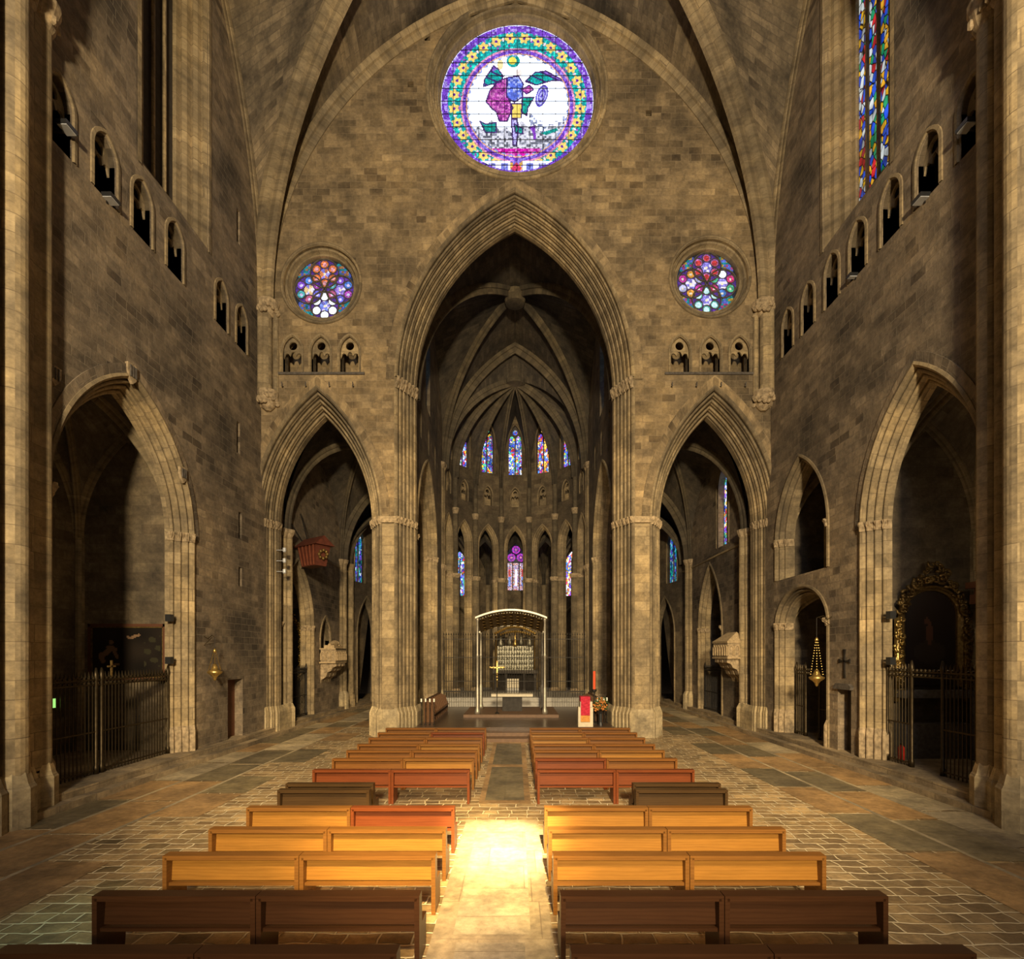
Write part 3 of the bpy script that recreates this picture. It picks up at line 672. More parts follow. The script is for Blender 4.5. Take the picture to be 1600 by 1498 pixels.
# ================================================================== NAVE SIDE WALLS
ZG = 16.55
GAL = {-1: [13.2, 14.7, 16.15, 17.7, 20.5, 22.0], 1: [13.2, 14.65, 16.1, 17.66, 19.1, 20.65, 22.2]}
LCH = dict(c=15.77, wd=2.40, zs=7.85, h=3.75)      # near left chapel
RCH = dict(c=15.1, wd=1.85, zs=7.95, h=3.60)       # near right chapel
RAU = dict(c=21.25, wd=1.63, zs=8.6, h=2.85)       # right, upper opening of the far chapel
RAL = dict(c=21.25, wd=1.63, zs=4.95, h=1.25)      # right, lower arch of the far chapel
DC = .46; PC = orders(DC, .55, 3, .06); DR = .28; PR = orders(DR, .42, 2, .05)
BIGW = (17.85, 1.75)                                # tall clerestory window: centre y, half width
STEP = .36
for sd in (-1, 1):
    mp = planeS(sd, W); b = MB()
    near = LCH if sd < 0 else RCH
    notch = arch(near['c'], near['wd'], near['zs'], near['h'], STEP, DC+.02)
    doorhole = [(20.95, STEP), (20.95, 2.75), (22.1, 2.75), (22.1, STEP)] if sd < 0 else [(17.95, STEP), (17.95, 2.5), (18.6, 2.75), (18.75, STEP)]
    lower = [notch]
    hs = []
    if sd < 0: lower.append(doorhole)
    else:
        lower.append([(18.0, STEP), (18.0, 2.62), (18.75, 2.62), (18.75, STEP)])
        lower.append(arch(RAL['c'], RAL['wd'], RAL['zs'], RAL['h'], STEP, DR+.02))
        hs.append(arch(RAU['c'], RAU['wd'], RAU['zs'], RAU['h'], 7.0, DR+.02))
    out = [(-6, STEP)]
    for p in lower: out += p
    out += [(26.2, STEP), (26.2, 36.5), (-6, 36.5)]
    for gy in GAL[sd]: hs.append(arch(gy, .38, 17.75, .55, ZG, 0, 8))
    hs.append([(BIGW[0]-BIGW[1], 18.9), (BIGW[0]+BIGW[1], 18.9), (BIGW[0]+BIGW[1], 33), (BIGW[0]-BIGW[1], 33)])
    if sd < 0:
        for yy, za, zb in ((21.75, 12.1, 13.4), (21.9, 8.6, 9.7), (21.9, 6.6, 7.4), (21.75, 20.8, 22.2)): hs.append([(yy-.13, za), (yy+.13, za), (yy+.13, zb), (yy-.13, zb)])
    panel(b, out, hs, mp, 0, .5)
    b.build('wall_left' if sd < 0 else 'wall_right', M['side'], kind='structure')
    # gallery passage behind the small openings
    b = MB()
    x0, x1 = sd*(W+.5), sd*(W+2.4)
    for z in (ZG, 18.6): b.quad((x0, 11, z), (x1, 11, z), (x1, 23.6, z), (x0, 23.6, z))
    b.quad((x1, 11, ZG-.1), (x1, 23.6, ZG-.1), (x1, 23.6, 18.7), (x1, 11, 18.7))
    for y in (11, 23.6): b.quad((x0, y, ZG), (x1, y, ZG), (x1, y, 18.6), (x0, y, 18.6))
    for yy in ((12.1, 13.4, 8.6), ) if sd < 0 else (): b.box(-13.2, -12.4, 21.2, 22.4, 6, 14)
    trim(b, M['void'])
    b = MB()
    for gy in GAL[sd]:
        archsweep(b, mp, gy, .38, 17.75, .55, ZG, [(.14, 0), (.14, -.04), (.05, -.05), (.02, 0), (0, .03), (0, .5)], 8)
        tracery_head(b, mp, gy, .38, 17.75, .5, .18, ZG)
    trim(b, M['dress'])
    # tall window: splayed jamb shafts, mullions, glass
    b = MB(); yc, hw = BIGW
    for e in (-1, 1):
        rows = []
        pr = [(hw+.18, -.03), (hw+.02, -.04), (hw, .02), (hw-.1, .1), (hw-.06, .22), (hw-.2, .26), (hw-.3, .36), (hw-.24, .48), (hw-.42, .52), (hw-.52, .64), (hw-.46, .76), (hw-.6, .8), (hw-.62, .95)]
        for z in (18.8, 33.2): rows.append([mp(yc+e*a, z, d) for a, d in pr])
        uvs = [[(d*1.4+a, 0) for a, d in pr], [(d*1.4+a, 14.4) for a, d in pr]]
        b.grid(rows, False, uvs)
    b.quad(mp(yc-hw, 18.9, 0), mp(yc+hw, 18.9, 0), mp(yc+hw-.6, 20.2, .95), mp(yc-hw+.6, 20.2, .95))
    trim(b, M['dress'])
    WN[0] += 1
    wr = empty('window_%d' % WN[0], mp(yc, 20, .9), ('tall stained glass window high in the right nave wall' if sd > 0 else 'tall unlit window with stone shafts high in the left nave wall'), 'window'); wr['kind'] = 'structure'
    g = MB(); a0, a1 = yc-hw+.6, yc+hw-.6
    g.quad(mp(a0, 20.1, .92), mp(a1, 20.1, .92), mp(a1, 33, .92), mp(a0, 33, .92), uv=[(a0, 20), (a1, 20), (a1, 33), (a0, 33)])
    g.build('glass' if sd > 0 else 'blind_panel', M['glass_right'] if sd > 0 else M['void'], wr)
    g = MB()
    for k in range(1, 4):
        aa = a0+(a1-a0)*k/4
        g.tube([mp(aa, 20, .84), mp(aa, 33, .84)], .065, 8)
    g.build('mullions', M['dress'], wr)
    # steps at the wall foot
    b = MB(); xs = [(W-.62, .17), (W-.3, .36)]
    for xa, zt in xs:
        xx = sorted((sd*xa, sd*(W+.1))); b.box(xx[0], xx[1], -6, 40 if xa < 11 else 40, -.02, zt)
    xx = sorted((sd*W, sd*(W+5))); b.box(xx[0]+.02, xx[1]-.02, 11.0, 40, -.02, STEP+.003)
    trim(b, M['step'])
    # chapel arches
    for A, zz in ([(LCH, STEP)] if sd < 0 else [(RCH, STEP), (RAL, STEP), (RAU, 7.0)]):
        b = MB(); archsweep(b, mp, A['c'], A['wd'], A['zs'], A['h'], zz, (PR if A in (RAL, RAU) else PC)+[(0, .66)], 16); 
        trim(b, M['dress'])
        b = MB(); band(b, mp, A['c'], A['wd'], (PR if A in (RAL, RAU) else PC)+[(0, .66)], A['zs']-.12, .3, .09, .035)
        if zz < 1: band(b, mp, A['c'], A['wd'], (PR if A in (RAL, RAU) else PC)+[(0, .66)], STEP, 1.0 if A is not LCH else .9, .06, 0, lvb)
        trim(b, M['carve'])
        if A is not RAL and A is not RAU:
            voussoirs(mp, A, DC, .25, M['side'])
    # chapel interiors
    def room(x0, x1, y0, y1, z0, z1, mat, open_x):
        b = MB(); X0, X1 = sd*x0, sd*x1
        b.quad((X1, y0, z0), (X1, y1, z0), (X1, y1, z1), (X1, y0, z1))
        b.quad((X0, y0, z0), (X1, y0, z0), (X1, y0, z1), (X0, y0, z1)); b.quad((X0, y1, z0), (X1, y1, z0), (X1, y1, z1), (X0, y1, z1))
        return b
    y0, y1 = (12.6, 18.7) if sd < 0 else (12.6, 17.75)
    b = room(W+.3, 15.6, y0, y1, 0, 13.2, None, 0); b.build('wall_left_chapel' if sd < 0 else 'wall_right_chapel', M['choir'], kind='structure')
    wm, rm = MB(), MB()
    cs = [(sd*(W+.6), y0), (sd*(W+.6), y1), (sd*15.6, y1), (sd*15.6, y0)]
    vault(wm, rm, cs, 7.9, [4.3, 3.7, 4.1, 3.7], 4.6, rib=(.24, .3), edge=[0, .22, .22, .22])
    for q in cs[2:]: rm.lathe([(.16, STEP), (.16, 7.9)], q[0]-sd*.08, q[1], 10)
    wm.build('ceiling_chapel', M['web'], kind='structure'); trim(rm, M['dress'])
    if sd > 0:
        b = room(W+.3, 15.2, 19.3, 23.4, 0, 13.0, None, 0); b.box(12.3, 15.2, 19.3, 23.4, 6.7, 6.95); b.build('wall_right_far_chapel', M['choir'], kind='structure')
        wm, rm = MB(), MB(); cs = [(W+.6, 19.3), (W+.6, 23.4), (15.2, 23.4), (15.2, 19.3)]
        vault(wm, rm, cs, 8.6, [3, 3, 3, 3], 3.4, rib=(.2, .25)); vault(wm, rm, cs, 4.9, [1.5, 1.3, 1.5, 1.3], 1.7, rib=(.2, .25))
        rm.lathe([(.22, 7), (.22, 9.6)], 13.4, 22.4, 10)
        wm.build('ceiling_far_chapel', M['web'], kind='structure'); trim(rm, M['dress'])
    # near responds: clustered piers
    t = empty('stone_pier', (sd*W, 11.8, 0), 'tall clustered stone respond pier at the %s edge of the photo' % ('left' if sd < 0 else 'right'), 'pier')
    sh = [(11.05, 11.5, .30), (11.4, 12.55, .24), (11.32, 12.08, .16), (11.0, 10.9, .2), (11.3, 10.4, .24)] if sd < 0 else [(10.92, 11.35, .30), (11.3, 12.5, .26), (11.15, 12.0, .16), (10.95, 10.7, .2), (11.3, 10.3, .24)]
    b = MB()
    for x, y, r in sh: b.lathe([(r, 1.1), (r, 19.0)], sd*x, y, 20, True)
    xx = sorted((sd*(11.2), sd*(W+.1))); b.box(xx[0], xx[1], 10.4, 12.6, 1.0, 19.2)
    b.build('shaft', M['dress'], t, True if False else False)
    b = MB()
    for x, y, r in sh: b.lathe([(r+.12, 0), (r+.12, .85), (r+.07, .95), (r+.02, 1.15), (r, 1.2)], sd*x, y, 8, True)
    b.box(xx[0]-.0, xx[1], 10.3, 12.7, 0, 1.05); b.build('base', M['base'], t)
    b = MB()
    for x, y, r in sh:
        b.lathe([(r, 18.7), (r+.06, 18.8), (r+.12, 19.1), (r+.18, 19.3), (r+.18, 19.4)], sd*x, y, 14, True)
        for k in range(14): b.ball((sd*x+(r+.1)*math.cos(k*.9), y+(r+.1)*math.sin(k*.9), 18.9+.25*(k % 3)/3), .08, 5, 3)
    b.build('capital', M['carve'], t)
    # corner shaft on the east wall
    t = empty('corner_shaft', (sd*(W-.35), EY-.25, 14.8), 'clustered corner shaft on a carved corbel, between the east wall and %s nave wall' % ('left' if sd < 0 else 'right'), 'column')
    b = MB(); cx = sd*(W-.32)
    for dx, dy, r in ((0, -.18, .24), (-.36*sd, -.02, .12), (.2*sd, -.3, .14)): b.lathe([(r, 15.5), (r, 19.1)], cx+dx, EY+dy, 16)
    b.build('shaft', M['dress'], t)
    for z, nm in ((19.0, 'capital'), (14.95, 'corbel')):
        b = MB(); b.lathe([(.22, z-.1), (.3, z), (.42, z+.25), (.5, z+.45), (.5, z+.55)] if nm == 'capital' else [(.1, z-.25), (.28, z-.1), (.4, z+.15), (.46, z+.5), (.46, z+.6)], cx-.05*sd, EY-.1, 12)
        for k in range(36): b.ball((cx-.05*sd+.42*math.cos(k*1.7), EY-.12+.4*math.sin(k*1.7), z+.02+.42*(k % 5)/5), .1, 6, 4)
        b.build(nm, M['carve'], t)
# nave vault
wm, rm = MB(), MB()
vault(wm, rm, [(-W, 12.0), (W, 12.0), (W, EY), (-W, EY)], 19.45, [14.3, 13.4, 14.3, 13.4], 15.4, rib=(.8, .75), edge=[.9, .3, .5, .3], n=24)
vault(wm, rm, [(-W, -6.0), (W, -6.0), (W, 12.0), (-W, 12.0)], 19.45, [14.3, 13.4, 14.3, 13.4], 15.4, rib=(.8, .75), n=12)
wm.build('ceiling', M['web'], kind='structure'); trim(rm, M['dress'])
# added outer shell so that no daylight leaks around the vaults
b = MB()
b.quad((-17.5, 9, -.1), (-17.5, 51, -.1), (-17.5, 51, 37), (-17.5, 9, 37)); b.quad((17.5, 9, -.1), (17.5, 51, -.1), (17.5, 51, 37), (17.5, 9, 37))
b.quad((-17.5, 51, -.1), (17.5, 51, -.1), (17.5, 51, 37), (-17.5, 51, 37)); b.quad((-17.5, 11.9, 37), (17.5, 11.9, 37), (17.5, 51, 37), (-17.5, 51, 37))
for sd in (-1, 1): b.quad((sd*17.5, 9, -.1), (sd*12, 9, -.1), (sd*12, 9, 37), (sd*17.5, 9, 37))
b.build('light_leak_shell', M['void'], kind='structure')

# ================================================================== CHOIR
CW = 4.95; CY = 36.0; CC = -.05
for sd in (-1, 1):
    mp = lambda a, z, d, sd=sd: (CC+sd*(CW+d), a, z)
    A = dict(c=29.6, wd=2.75, zs=9.7, h=4.4); D = .5
    b = MB(); nt_ = arch(A['c'], A['wd'], A['zs'], A['h'], 0, D+.02)
    hs = [arch(29.9, .7, 21.2, 1.3, 17.6, 0, 8)]
    for gy in (27.6, 30.0, 32.4): hs.append(arch(gy, .3, 16.2, .45, 15.2, 0, 6))
    panel(b, [(26.0, 0)]+nt_+[(36.3, 0), (36.3, 26), (26.0, 26)], hs, mp, 0, 1.0)
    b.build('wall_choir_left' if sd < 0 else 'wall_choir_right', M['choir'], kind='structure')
    b = MB(); archsweep(b, mp, A['c'], A['wd'], A['zs'], A['h'], 0, orders(D, .6, 3)+[(0, .7), (D, 1.0)], 14)
    trim(b, M['dress'])
    b = MB(); band(b, mp, A['c'], A['wd'], orders(D, .6, 3)+[(0, .7)], 9.5, .3, .08, .03)
    band(b, mp, A['c'], A['wd'], orders(D, .6, 3)+[(0, .7)], 0, 1.3, .1, 0, lvb); trim(b, M['carve'])
    b = MB(); b.box(*sorted((CC+sd*(CW+1.0), CC+sd*(CW+1.2))), 26, 36, 15, 25)
    trim(b, M['void'])
    WN[0] += 1; g = MB(); g.quad(mp(29.2, 17.6, .7), mp(30.6, 17.6, .7), mp(30.6, 22.4, .7), mp(29.2, 22.4, .7), uv=[(0, 0), (1.4, 0), (1.4, 5), (0, 5)])
    g.build('window_%d' % WN[0], M['glass_cool'], kind='structure')
    # responds at the start of the apse
    t = empty('stone_pier', (CC+sd*5.3, 35.8, 0), 'tall clustered pier on the %s side of the choir where the apse begins' % ('left' if sd < 0 else 'right'), 'pier')
    b = MB()
    for x, y, r in ((5.12, 35.5, .30), (5.45, 35.15, .26), (5.85, 35.0, .24), (6.2, 35.25, .22), (4.98, 35.9, .2)): b.lathe([(r, .9), (r, 16.5)], CC+sd*x, y, 14)
    b.build('shaft', M['dress'], t)
    b = MB()
    for x, y, r in ((5.12, 35.5, .30), (5.45, 35.15, .26), (5.85, 35.0, .24), (6.2, 35.25, .22), (4.98, 35.9, .2)): b.lathe([(r+.14, 0), (r+.14, 1.1), (r+.02, 1.4)], CC+sd*x, y, 8)
    b.build('base', M['base'], t)
    for zc in (9.5, 16.4):
        b = MB()
        for x, y, r in ((5.12, 35.5, .30), (5.45, 35.15, .26), (5.85, 35.0, .24), (6.2, 35.25, .22), (4.98, 35.9, .2)): b.lathe([(r, zc-.1), (r+.1, zc+.15), (r+.12, zc+.3), (r, zc+.32)], CC+sd*x, y, 12)
        b.build('capital' if zc > 10 else 'ring_moulding', M['carve'], t)
wm, rm = MB(), MB()
vault(wm, rm, [(CC-CW-.1, 26.0), (CC+CW+.1, 26.0), (CC+CW+.1, CY), (CC-CW-.1, CY)], 16.5, [8.9, 7.2, 8.5, 7.2], 8.7, rib=(.42, .45), edge=[0, .2, .55, .2], n=18)
rm.lathe([(.2, 24.4), (.56, 24.45), (.62, 24.7), (.6, 25.1)], CC, 31.0, 20)
# narthex slice between the arch and the choir wall
for sd in (-1, 1): wm.quad((CC+sd*(CW+.1), EY+2.3, 0), (CC+sd*(CW+.1), 26.1, 0), (CC+sd*(CW+.1), 26.1, 26), (CC+sd*(CW+.1), EY+2.3, 26))
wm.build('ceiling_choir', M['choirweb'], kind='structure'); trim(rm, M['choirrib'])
# apse
NA = 7; AR = 4.95; dth = PI/NA
def pv(R, i, cx=CC): th = -PI/2+dth*i; return (cx+R*math.sin(th), CY+R*math.cos(th))
hw_in = AR*math.sin(dth/2)
aw, am, ab = MB(), MB(), MB()
wm, rm = MB(), MB()
boss = (CC, CY+1.3)
for q in (pv(AR, 0), pv(AR, NA)): web(wm, lambda t, q=q: arc3(q, (CC, CY), 16.6, 8.5, t), lambda t, q=q: arc3(q, boss, 16.6, 6.6, t), 14, 4)
for i in range(NA):
    p0, p1 = pv(AR, i), pv(AR, i+1); mid = ((p0[0]+p1[0])/2, (p0[1]+p1[1])/2); ang = math.atan2(p1[1]-p0[1], p1[0]-p0[0]); Ln = math.hypot(p1[0]-p0[0], p1[1]-p0[1])
    mp = planeP(p0, ang); c = Ln/2
    nt_ = arch(c, .60, 12.0, 1.45, 0, .20, 8)
    hs = [arch(c, .30, 16.1, .55, 15.2, .0, 6), arch(c, .50, 20.3, 1.25, 17.7, 0, 8)]
    panel(aw, [(0, 0)]+nt_+[(Ln, 0), (Ln, 23.5), (0, 23.5)], hs, mp, 0, .75)
    archsweep(am, mp, c, .60, 12.0, 1.45, 0, [(.26, 0), (.26, -.05), (.18, -.04), (.18, .05), (.10, .12), (.08, .2), (0, .3), (0, .6), (.2, .75)], 8)
    band(ab, mp, c, .60, [(.26, -.05), (.18, .05), (.08, .2), (0, .3), (0, .6)], 9.3, .25, .07, .02)
    archsweep(am, mp, c, .50, 20.3, 1.25, 17.7, [(.12, 0), (.1, -.05), (0, .06), (0, .2)], 8)
    archsweep(am, mp, c, .30, 16.1, .55, 15.2, [(.10, 0), (.1, -.05), (0, .03), (0, .2)], 6)
    tracery_head(am, mp, c, .30, 16.1, .5, .12, 15.2)
    # small balustrade at the gallery openings and column between
    am.prism([(c-.3, 15.2), (c+.3, 15.2), (c+.3, 15.75), (c-.3, 15.75)], mp, .2, .26)
    ab.prism([(c-.7, 15.0), (c+.7, 15.0), (c+.7, 18.6+0*i), (c-.7, 17.4)][:2]+[(c+.7, 17.3), (c-.7, 17.3)], mp, .78, .8)
    # high window
    WN[0] += 1
    wr = empty('window_%d' % WN[0], mp(c, 17.7, .3), 'tall narrow stained glass window high in the apse', 'window'); wr['kind'] = 'structure'
    wr['label'] = ['leftmost high apse window, mostly hidden', 'high apse window, second from the left', 'high apse lancet just left of the central one', 'central high apse lancet above the altar', 'high apse lancet just right of the central one', 'high apse window, second from the right', 'rightmost high apse window, mostly hidden'][i]
    g = MB(); g.quad(mp(c-.55, 17.6, .3), mp(c+.55, 17.6, .3), mp(c+.55, 21.7, .3), mp(c-.55, 21.7, .3), uv=[(i*3, 0), (i*3+1.1, 0), (i*3+1.1, 4.1), (i*3, 4.1)])
    g.build('glass', M['glass_warm'] if i == 4 else M['glass_blue'], wr)
    g = MB(); g.tube([mp(c, 17.7, .25), mp(c, 20.6, .25)], .05, 6)
    panel(g, arch(c, .5, 20.3, 1.25, 20.2, 0, 8), [arch(c-.25, .2, 20.5, .3, 20.22, 0, 5), arch(c+.25, .2, 20.5, .3, 20.22, 0, 5), circ(c, 21.05, .2, 14)], mp, .18, .24)
    g.build('tracery', M['carvedark'], wr)
    # vault cells over this side
    for q in (p0, p1):
        web(wm, lambda t, q=q: arc3(q, mid, 16.6, 5.7, t), lambda t, q=q: arc3(q, boss, 16.6, 6.6, t), 14, 4)
    for q in (p0,): ribsweep(rm, [arc3(q, boss, 16.6, 6.6, k/14) for k in range(15)], .34, .4)
    # wall shafts with capitals at the vertices
    for q in (p0,):
        if i == 0: continue
        qx = CC+(q[0]-CC)*.975; qy = CY+(q[1]-CY)*.975
        rm.lathe([(.30, .9), (.30, 9.4), (.22, 9.5), (.20, 13.9), (.17, 14), (.17, 16.6)], qx, qy, 12)
        ab.lathe([(.3, 9.3), (.38, 9.45), (.4, 9.6), (.22, 9.62)], qx, qy, 12); ab.lathe([(.18, 13.9), (.28, 14.2), (.3, 14.35), (.18, 14.4)], qx, qy, 10); ab.lathe([(.42, 0), (.42, 1.1), (.3, 1.3)], qx, qy, 8)
rm.lathe([(.15, 22.75), (.7, 22.85), (.75, 23.1)], boss[0], boss[1], 18)
# web between the choir arch and the apse
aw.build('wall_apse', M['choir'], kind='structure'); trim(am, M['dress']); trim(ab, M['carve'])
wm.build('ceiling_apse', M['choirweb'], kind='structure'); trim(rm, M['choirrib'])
# ambulatory: outer wall with windows and chapel arches
AO = 11.5; ow, om = MB(), MB(); wm, rm = MB(), MB()
LB = ['ambulatory window glimpsed through the left aisle', 'ambulatory window behind the left main pier', 'low window seen through the left apse arcade', 'low central window with three lights and rosettes behind the altar', 'low window seen through the right apse arcade', 'ambulatory window behind the right main pier', 'ambulatory window glimpsed through the right aisle']
for i in range(NA):
    p0, p1 = pv(AO, i, 0), pv(AO, i+1, 0); ang = math.atan2(p1[1]-p0[1], p1[0]-p0[0]); Ln = math.hypot(p1[0]-p0[0], p1[1]-p0[1]); mp = planeP(p0, ang)
    c = Ln/2; wc = c
    if i == 0: wc = 1.55
    if i == NA-1: wc = Ln-1.55
    hwid = .85 if i == 3 else .62; z0, zs_, h_ = (9.5, 12.3, 1.4) if i == 3 else (8.9, 11.6, 1.2)
    nt_ = arch(c, 1.25, 5.2, 2.6, 0, .05, 8) if i != 3 else [(c-.01, 0), (c, .01), (c+.01, 0)]
    hs = [arch(wc, hwid, zs_, h_, z0, 0, 8)]
    panel(ow, [(0, 0)]+nt_+[(Ln, 0), (Ln, 16.5), (0, 16.5)], hs, mp, 0, .4)
    archsweep(om, mp, c, 1.25, 5.2, 2.6, 0, [(.2, 0), (.2, -.06), (.1, -.05), (.05, .05), (0, .3)], 8)
    archsweep(om, mp, wc, hwid, zs_, h_, z0, [(.14, 0), (.12, -.05), (0, .05), (0, .3)], 8)
    ow.quad(mp(c-1.6, 0, 1.6), mp(c+1.6, 0, 1.6), mp(c+1.6, 8.5, .5), mp(c-1.6, 8.5, .5))
    om.lathe([(.3, 0), (.3, .9), (.2, 1.1), (.2, 9.6), (.3, 9.9), (.2, 9.95)], p0[0]*.985, CY+(p0[1]-CY)*.985, 10)
    WN[0] += 1
    wr = empty('window_%d' % WN[0], mp(wc, z0, .2), LB[i], 'window'); wr['kind'] = 'structure'
    if i == 3:
        # three lights below, three rosettes above
        def cen(u, v):
            return None
        g = MB(); nx, nz = 44, 104; wd_, ht = 1.74, 4.3
        for a in range(nx):
            for d in range(nz):
                x0_, z0_ = a/nx*wd_, d/nz*ht; q = [mp(wc-.87+x0_, z0+z0_, .2), mp(wc-.87+x0_+wd_/nx, z0+z0_, .2), mp(wc-.87+x0_+wd_/nx, z0+z0_+ht/nz, .2), mp(wc-.87+x0_, z0+z0_+ht/nz, .2)]
                g.quad(*q, uv=[(x0_, z0_), (x0_+wd_/nx, z0_), (x0_+wd_/nx, z0_+ht/nz), (x0_, z0_+ht/nz)])
                col = (.02, .02, .03); rn = random.random()
                for ci, (cx_, cz_) in enumerate(((.87, 3.65), (.45, 2.95), (1.29, 2.95))):
                    dd = math.hypot(x0_-cx_, z0_-cz_)
                    if dd < .40 and (dd > .36 or abs(dd-.17) < .02): col = (.03, .0, .06)
                    elif dd < .38: col = (.75, .05, .55) if (dd > .2 and int(math.atan2(z0_-cz_, x0_-cx_)*6/PI+20) % 2) else (.45, .1, .7) if dd > .1 else (.9, .3, .4)
                if z0_ < 2.45:
                    li = min(2, int(x0_/.58)); lx = abs(x0_-(li*.58+.29))
                    if lx < .24:
                        col = (.8, .3, .05) if rn < .35 else (.1, .2, .8) if rn < .6 else (.95, .95, 1.1) if rn < .85 else (.7, .05, .1)
                        if lx < .10 and .4 < z0_ < 1.9: col = (1.2, 1.2, 1.4) if li == 1 else (.75, .08, .08) if z0_ > 1.2 else (.25, .4, .95)
                g.fc.append(col)
        g.build('glass', M['glass_oculus'], wr)
    else:
        g = MB(); g.quad(mp(wc-hwid, z0, .2), mp(wc+hwid, z0, .2), mp(wc+hwid, zs_+h_+.1, .2), mp(wc-hwid, zs_+h_+.1, .2), uv=[(i*5, 0), (i*5+1.3, 0), (i*5+1.3, 4.1), (i*5, 4.1)])
        g.build('glass', [M['glass_cool'], M['glass_warm'], M['glass_blue'], None, M['glass_warm'], M['glass_blue'], M['glass_cool']][i], wr)
    g = MB()
    if i != 3: g.tube([mp(wc, z0, .15), mp(wc, zs_+.6, .15)], .05, 6)
    else:
        for k in (-1, 1): g.tube([mp(wc+k*.29, z0, .15), mp(wc+k*.29, z0+2.6, .15)], .045, 6)
    g.build('mullions', M['carvedark'], wr)
    q0, q1 = pv(AR+.6, i), pv(AR+.6, i+1)
    vault(wm, rm, [q0, q1, p1, p0], 9.9, [2.6, 3.4, 3.9, 3.4], 4.3, rib=(.22, .28), edge=[0, .3, 0, 0], n=10)
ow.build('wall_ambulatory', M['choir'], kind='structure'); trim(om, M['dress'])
# aisles
for sd in (-1, 1):
    mp = planeS(sd, W); b = MB()
    A = dict(c=27.7, wd=1.75, zs=5.2, h=3.2) if sd < 0 else dict(c=31.1, wd=1.55, zs=5.2, h=3.5)
    nt_ = arch(A['c'], A['wd'], A['zs'], A['h'], STEP, .32)
    hs = [arch(29.2, .62, 13.0, 1.2, 9.8, 0, 8)] if sd > 0 else []
    if sd < 0: hs.append(arch(31.7, .75, 4.6, 1.3, 3.2, 0, 8))
    panel(b, [(26.0, STEP)]+nt_+[(36.2, STEP), (36.2, 16.5), (26.0, 16.5)], hs, mp, 0, .5)
    b.build('wall_aisle_left' if sd < 0 else 'wall_aisle_right', M['side'], kind='structure')
    b = MB(); archsweep(b, mp, A['c'], A['wd'], A['zs'], A['h'], STEP, orders(.3, .5, 2, .05)+[(0, .6)], 12)
    if sd > 0: archsweep(b, mp, 29.2, .62, 13.0, 1.2, 9.8, [(.3, 0), (.25, -.04), (.12, .1), (0, .3)], 8)
    if sd < 0: archsweep(b, mp, 31.7, .75, 4.6, 1.3, 3.2, [(.2, 0), (.2, -.06), (.06, -.05), (0, .05), (0, .3)], 8)
    xx = sorted((sd*(W-.06), sd*W)); b.box(xx[0], xx[1], 26, 36, 9.35, 9.45)
    trim(b, M['dress'])
    b = MB(); band(b, mp, A['c'], A['wd'], orders(.3, .5, 2, .05)+[(0, .6)], A['zs']-.1, .28, .08, .03); trim(b, M['carve'])
    b = MB()  # chapel boxes
    X0, X1 = sd*(W+.4), sd*(W+3)
    for yy in (A['c']-2.2, A['c']+2.2): b.quad((X0, yy, 0), (X1, yy, 0), (X1, yy, 9.2), (X0, yy, 9.2))
    b.quad((X1, A['c']-2.2, 0), (X1, A['c']+2.2, 0), (X1, A['c']+2.2, 9.2), (X1, A['c']-2.2, 9.2)); b.quad((X0, A['c']-2.2, 9.2), (X1, A['c']-2.2, 9.2), (X1, A['c']+2.2, 9.2), (X0, A['c']+2.2, 9.2))
    if sd < 0: b.box(-12.4, -12.2, 30.7, 32.7, 3, 6.2)
    trim(b, M['side'])
    if sd > 0:
        WN[0] += 1; g = MB(); g.quad(mp(28.5, 9.8, .35), mp(29.9, 9.8, .35), mp(29.9, 14.3, .35), mp(28.5, 14.3, .35), uv=[(7, 0), (8.4, 0), (8.4, 4.5), (7, 4.5)])
        w_ = g.build('window_%d' % WN[0], M['glass_blue'], kind='structure'); w_['label'] = 'tall blue stained glass window in the right aisle wall'
        g = MB(); g.tube([mp(29.2, 9.8, .28), mp(29.2, 13.6, .28)], .05, 6); g.build('mullion', M['carvedark'], w_)
    # responds on the outer wall
    for yy, lb in ((26.2, 'slender wall shaft just behind the %s side arch'), (34.6, 'slender wall shaft at the far end of the %s aisle')):
        t = empty('wall_shaft', (sd*(W-.1), yy, 0), lb % ('left' if sd < 0 else 'right'), 'column')
        b = MB()
        for dx, dy, r in ((-.18, 0, .17), (-.05, -.26, .12), (-.05, .26, .12)): b.lathe([(r, 1.3), (r, 9.7)], sd*(W+dx), yy+dy, 12)
        b.build('shaft', M['dress'], t)
        b = MB()
        for dx, dy, r in ((-.18, 0, .17), (-.05, -.26, .12), (-.05, .26, .12)): b.lathe([(r+.13, .17), (r+.13, 1.1), (r, 1.35)], sd*(W+dx), yy+dy, 8)
        b.build('base', M['base'], t)
        b = MB()
        for dx, dy, r in ((-.18, 0, .17), (-.05, -.26, .12), (-.05, .26, .12)): b.lathe([(r, 9.6), (r+.1, 9.8), (r+.13, 9.95), (r, 10)], sd*(W+dx), yy+dy, 10)
        b.build('capital', M['carve'], t)
    xa, xb = sd*(CW+1.15), sd*W
    vault(wm, rm, [(xa, 26.1), (xb, 26.1), (xb, 34.6), (xa, 34.6)], 9.9, [6.3, 5.2, 5.2, 5.2], 6.0, rib=(.3, .35), edge=[0, 0, .45, 0], n=12)
    wm.quad((xa, 34.6, 15.3), (xb, 34.6, 15.3), (xb, 36.4, 15.3), (xa, 36.4, 15.3))
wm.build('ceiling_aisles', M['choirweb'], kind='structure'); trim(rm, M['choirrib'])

exec_rest = True
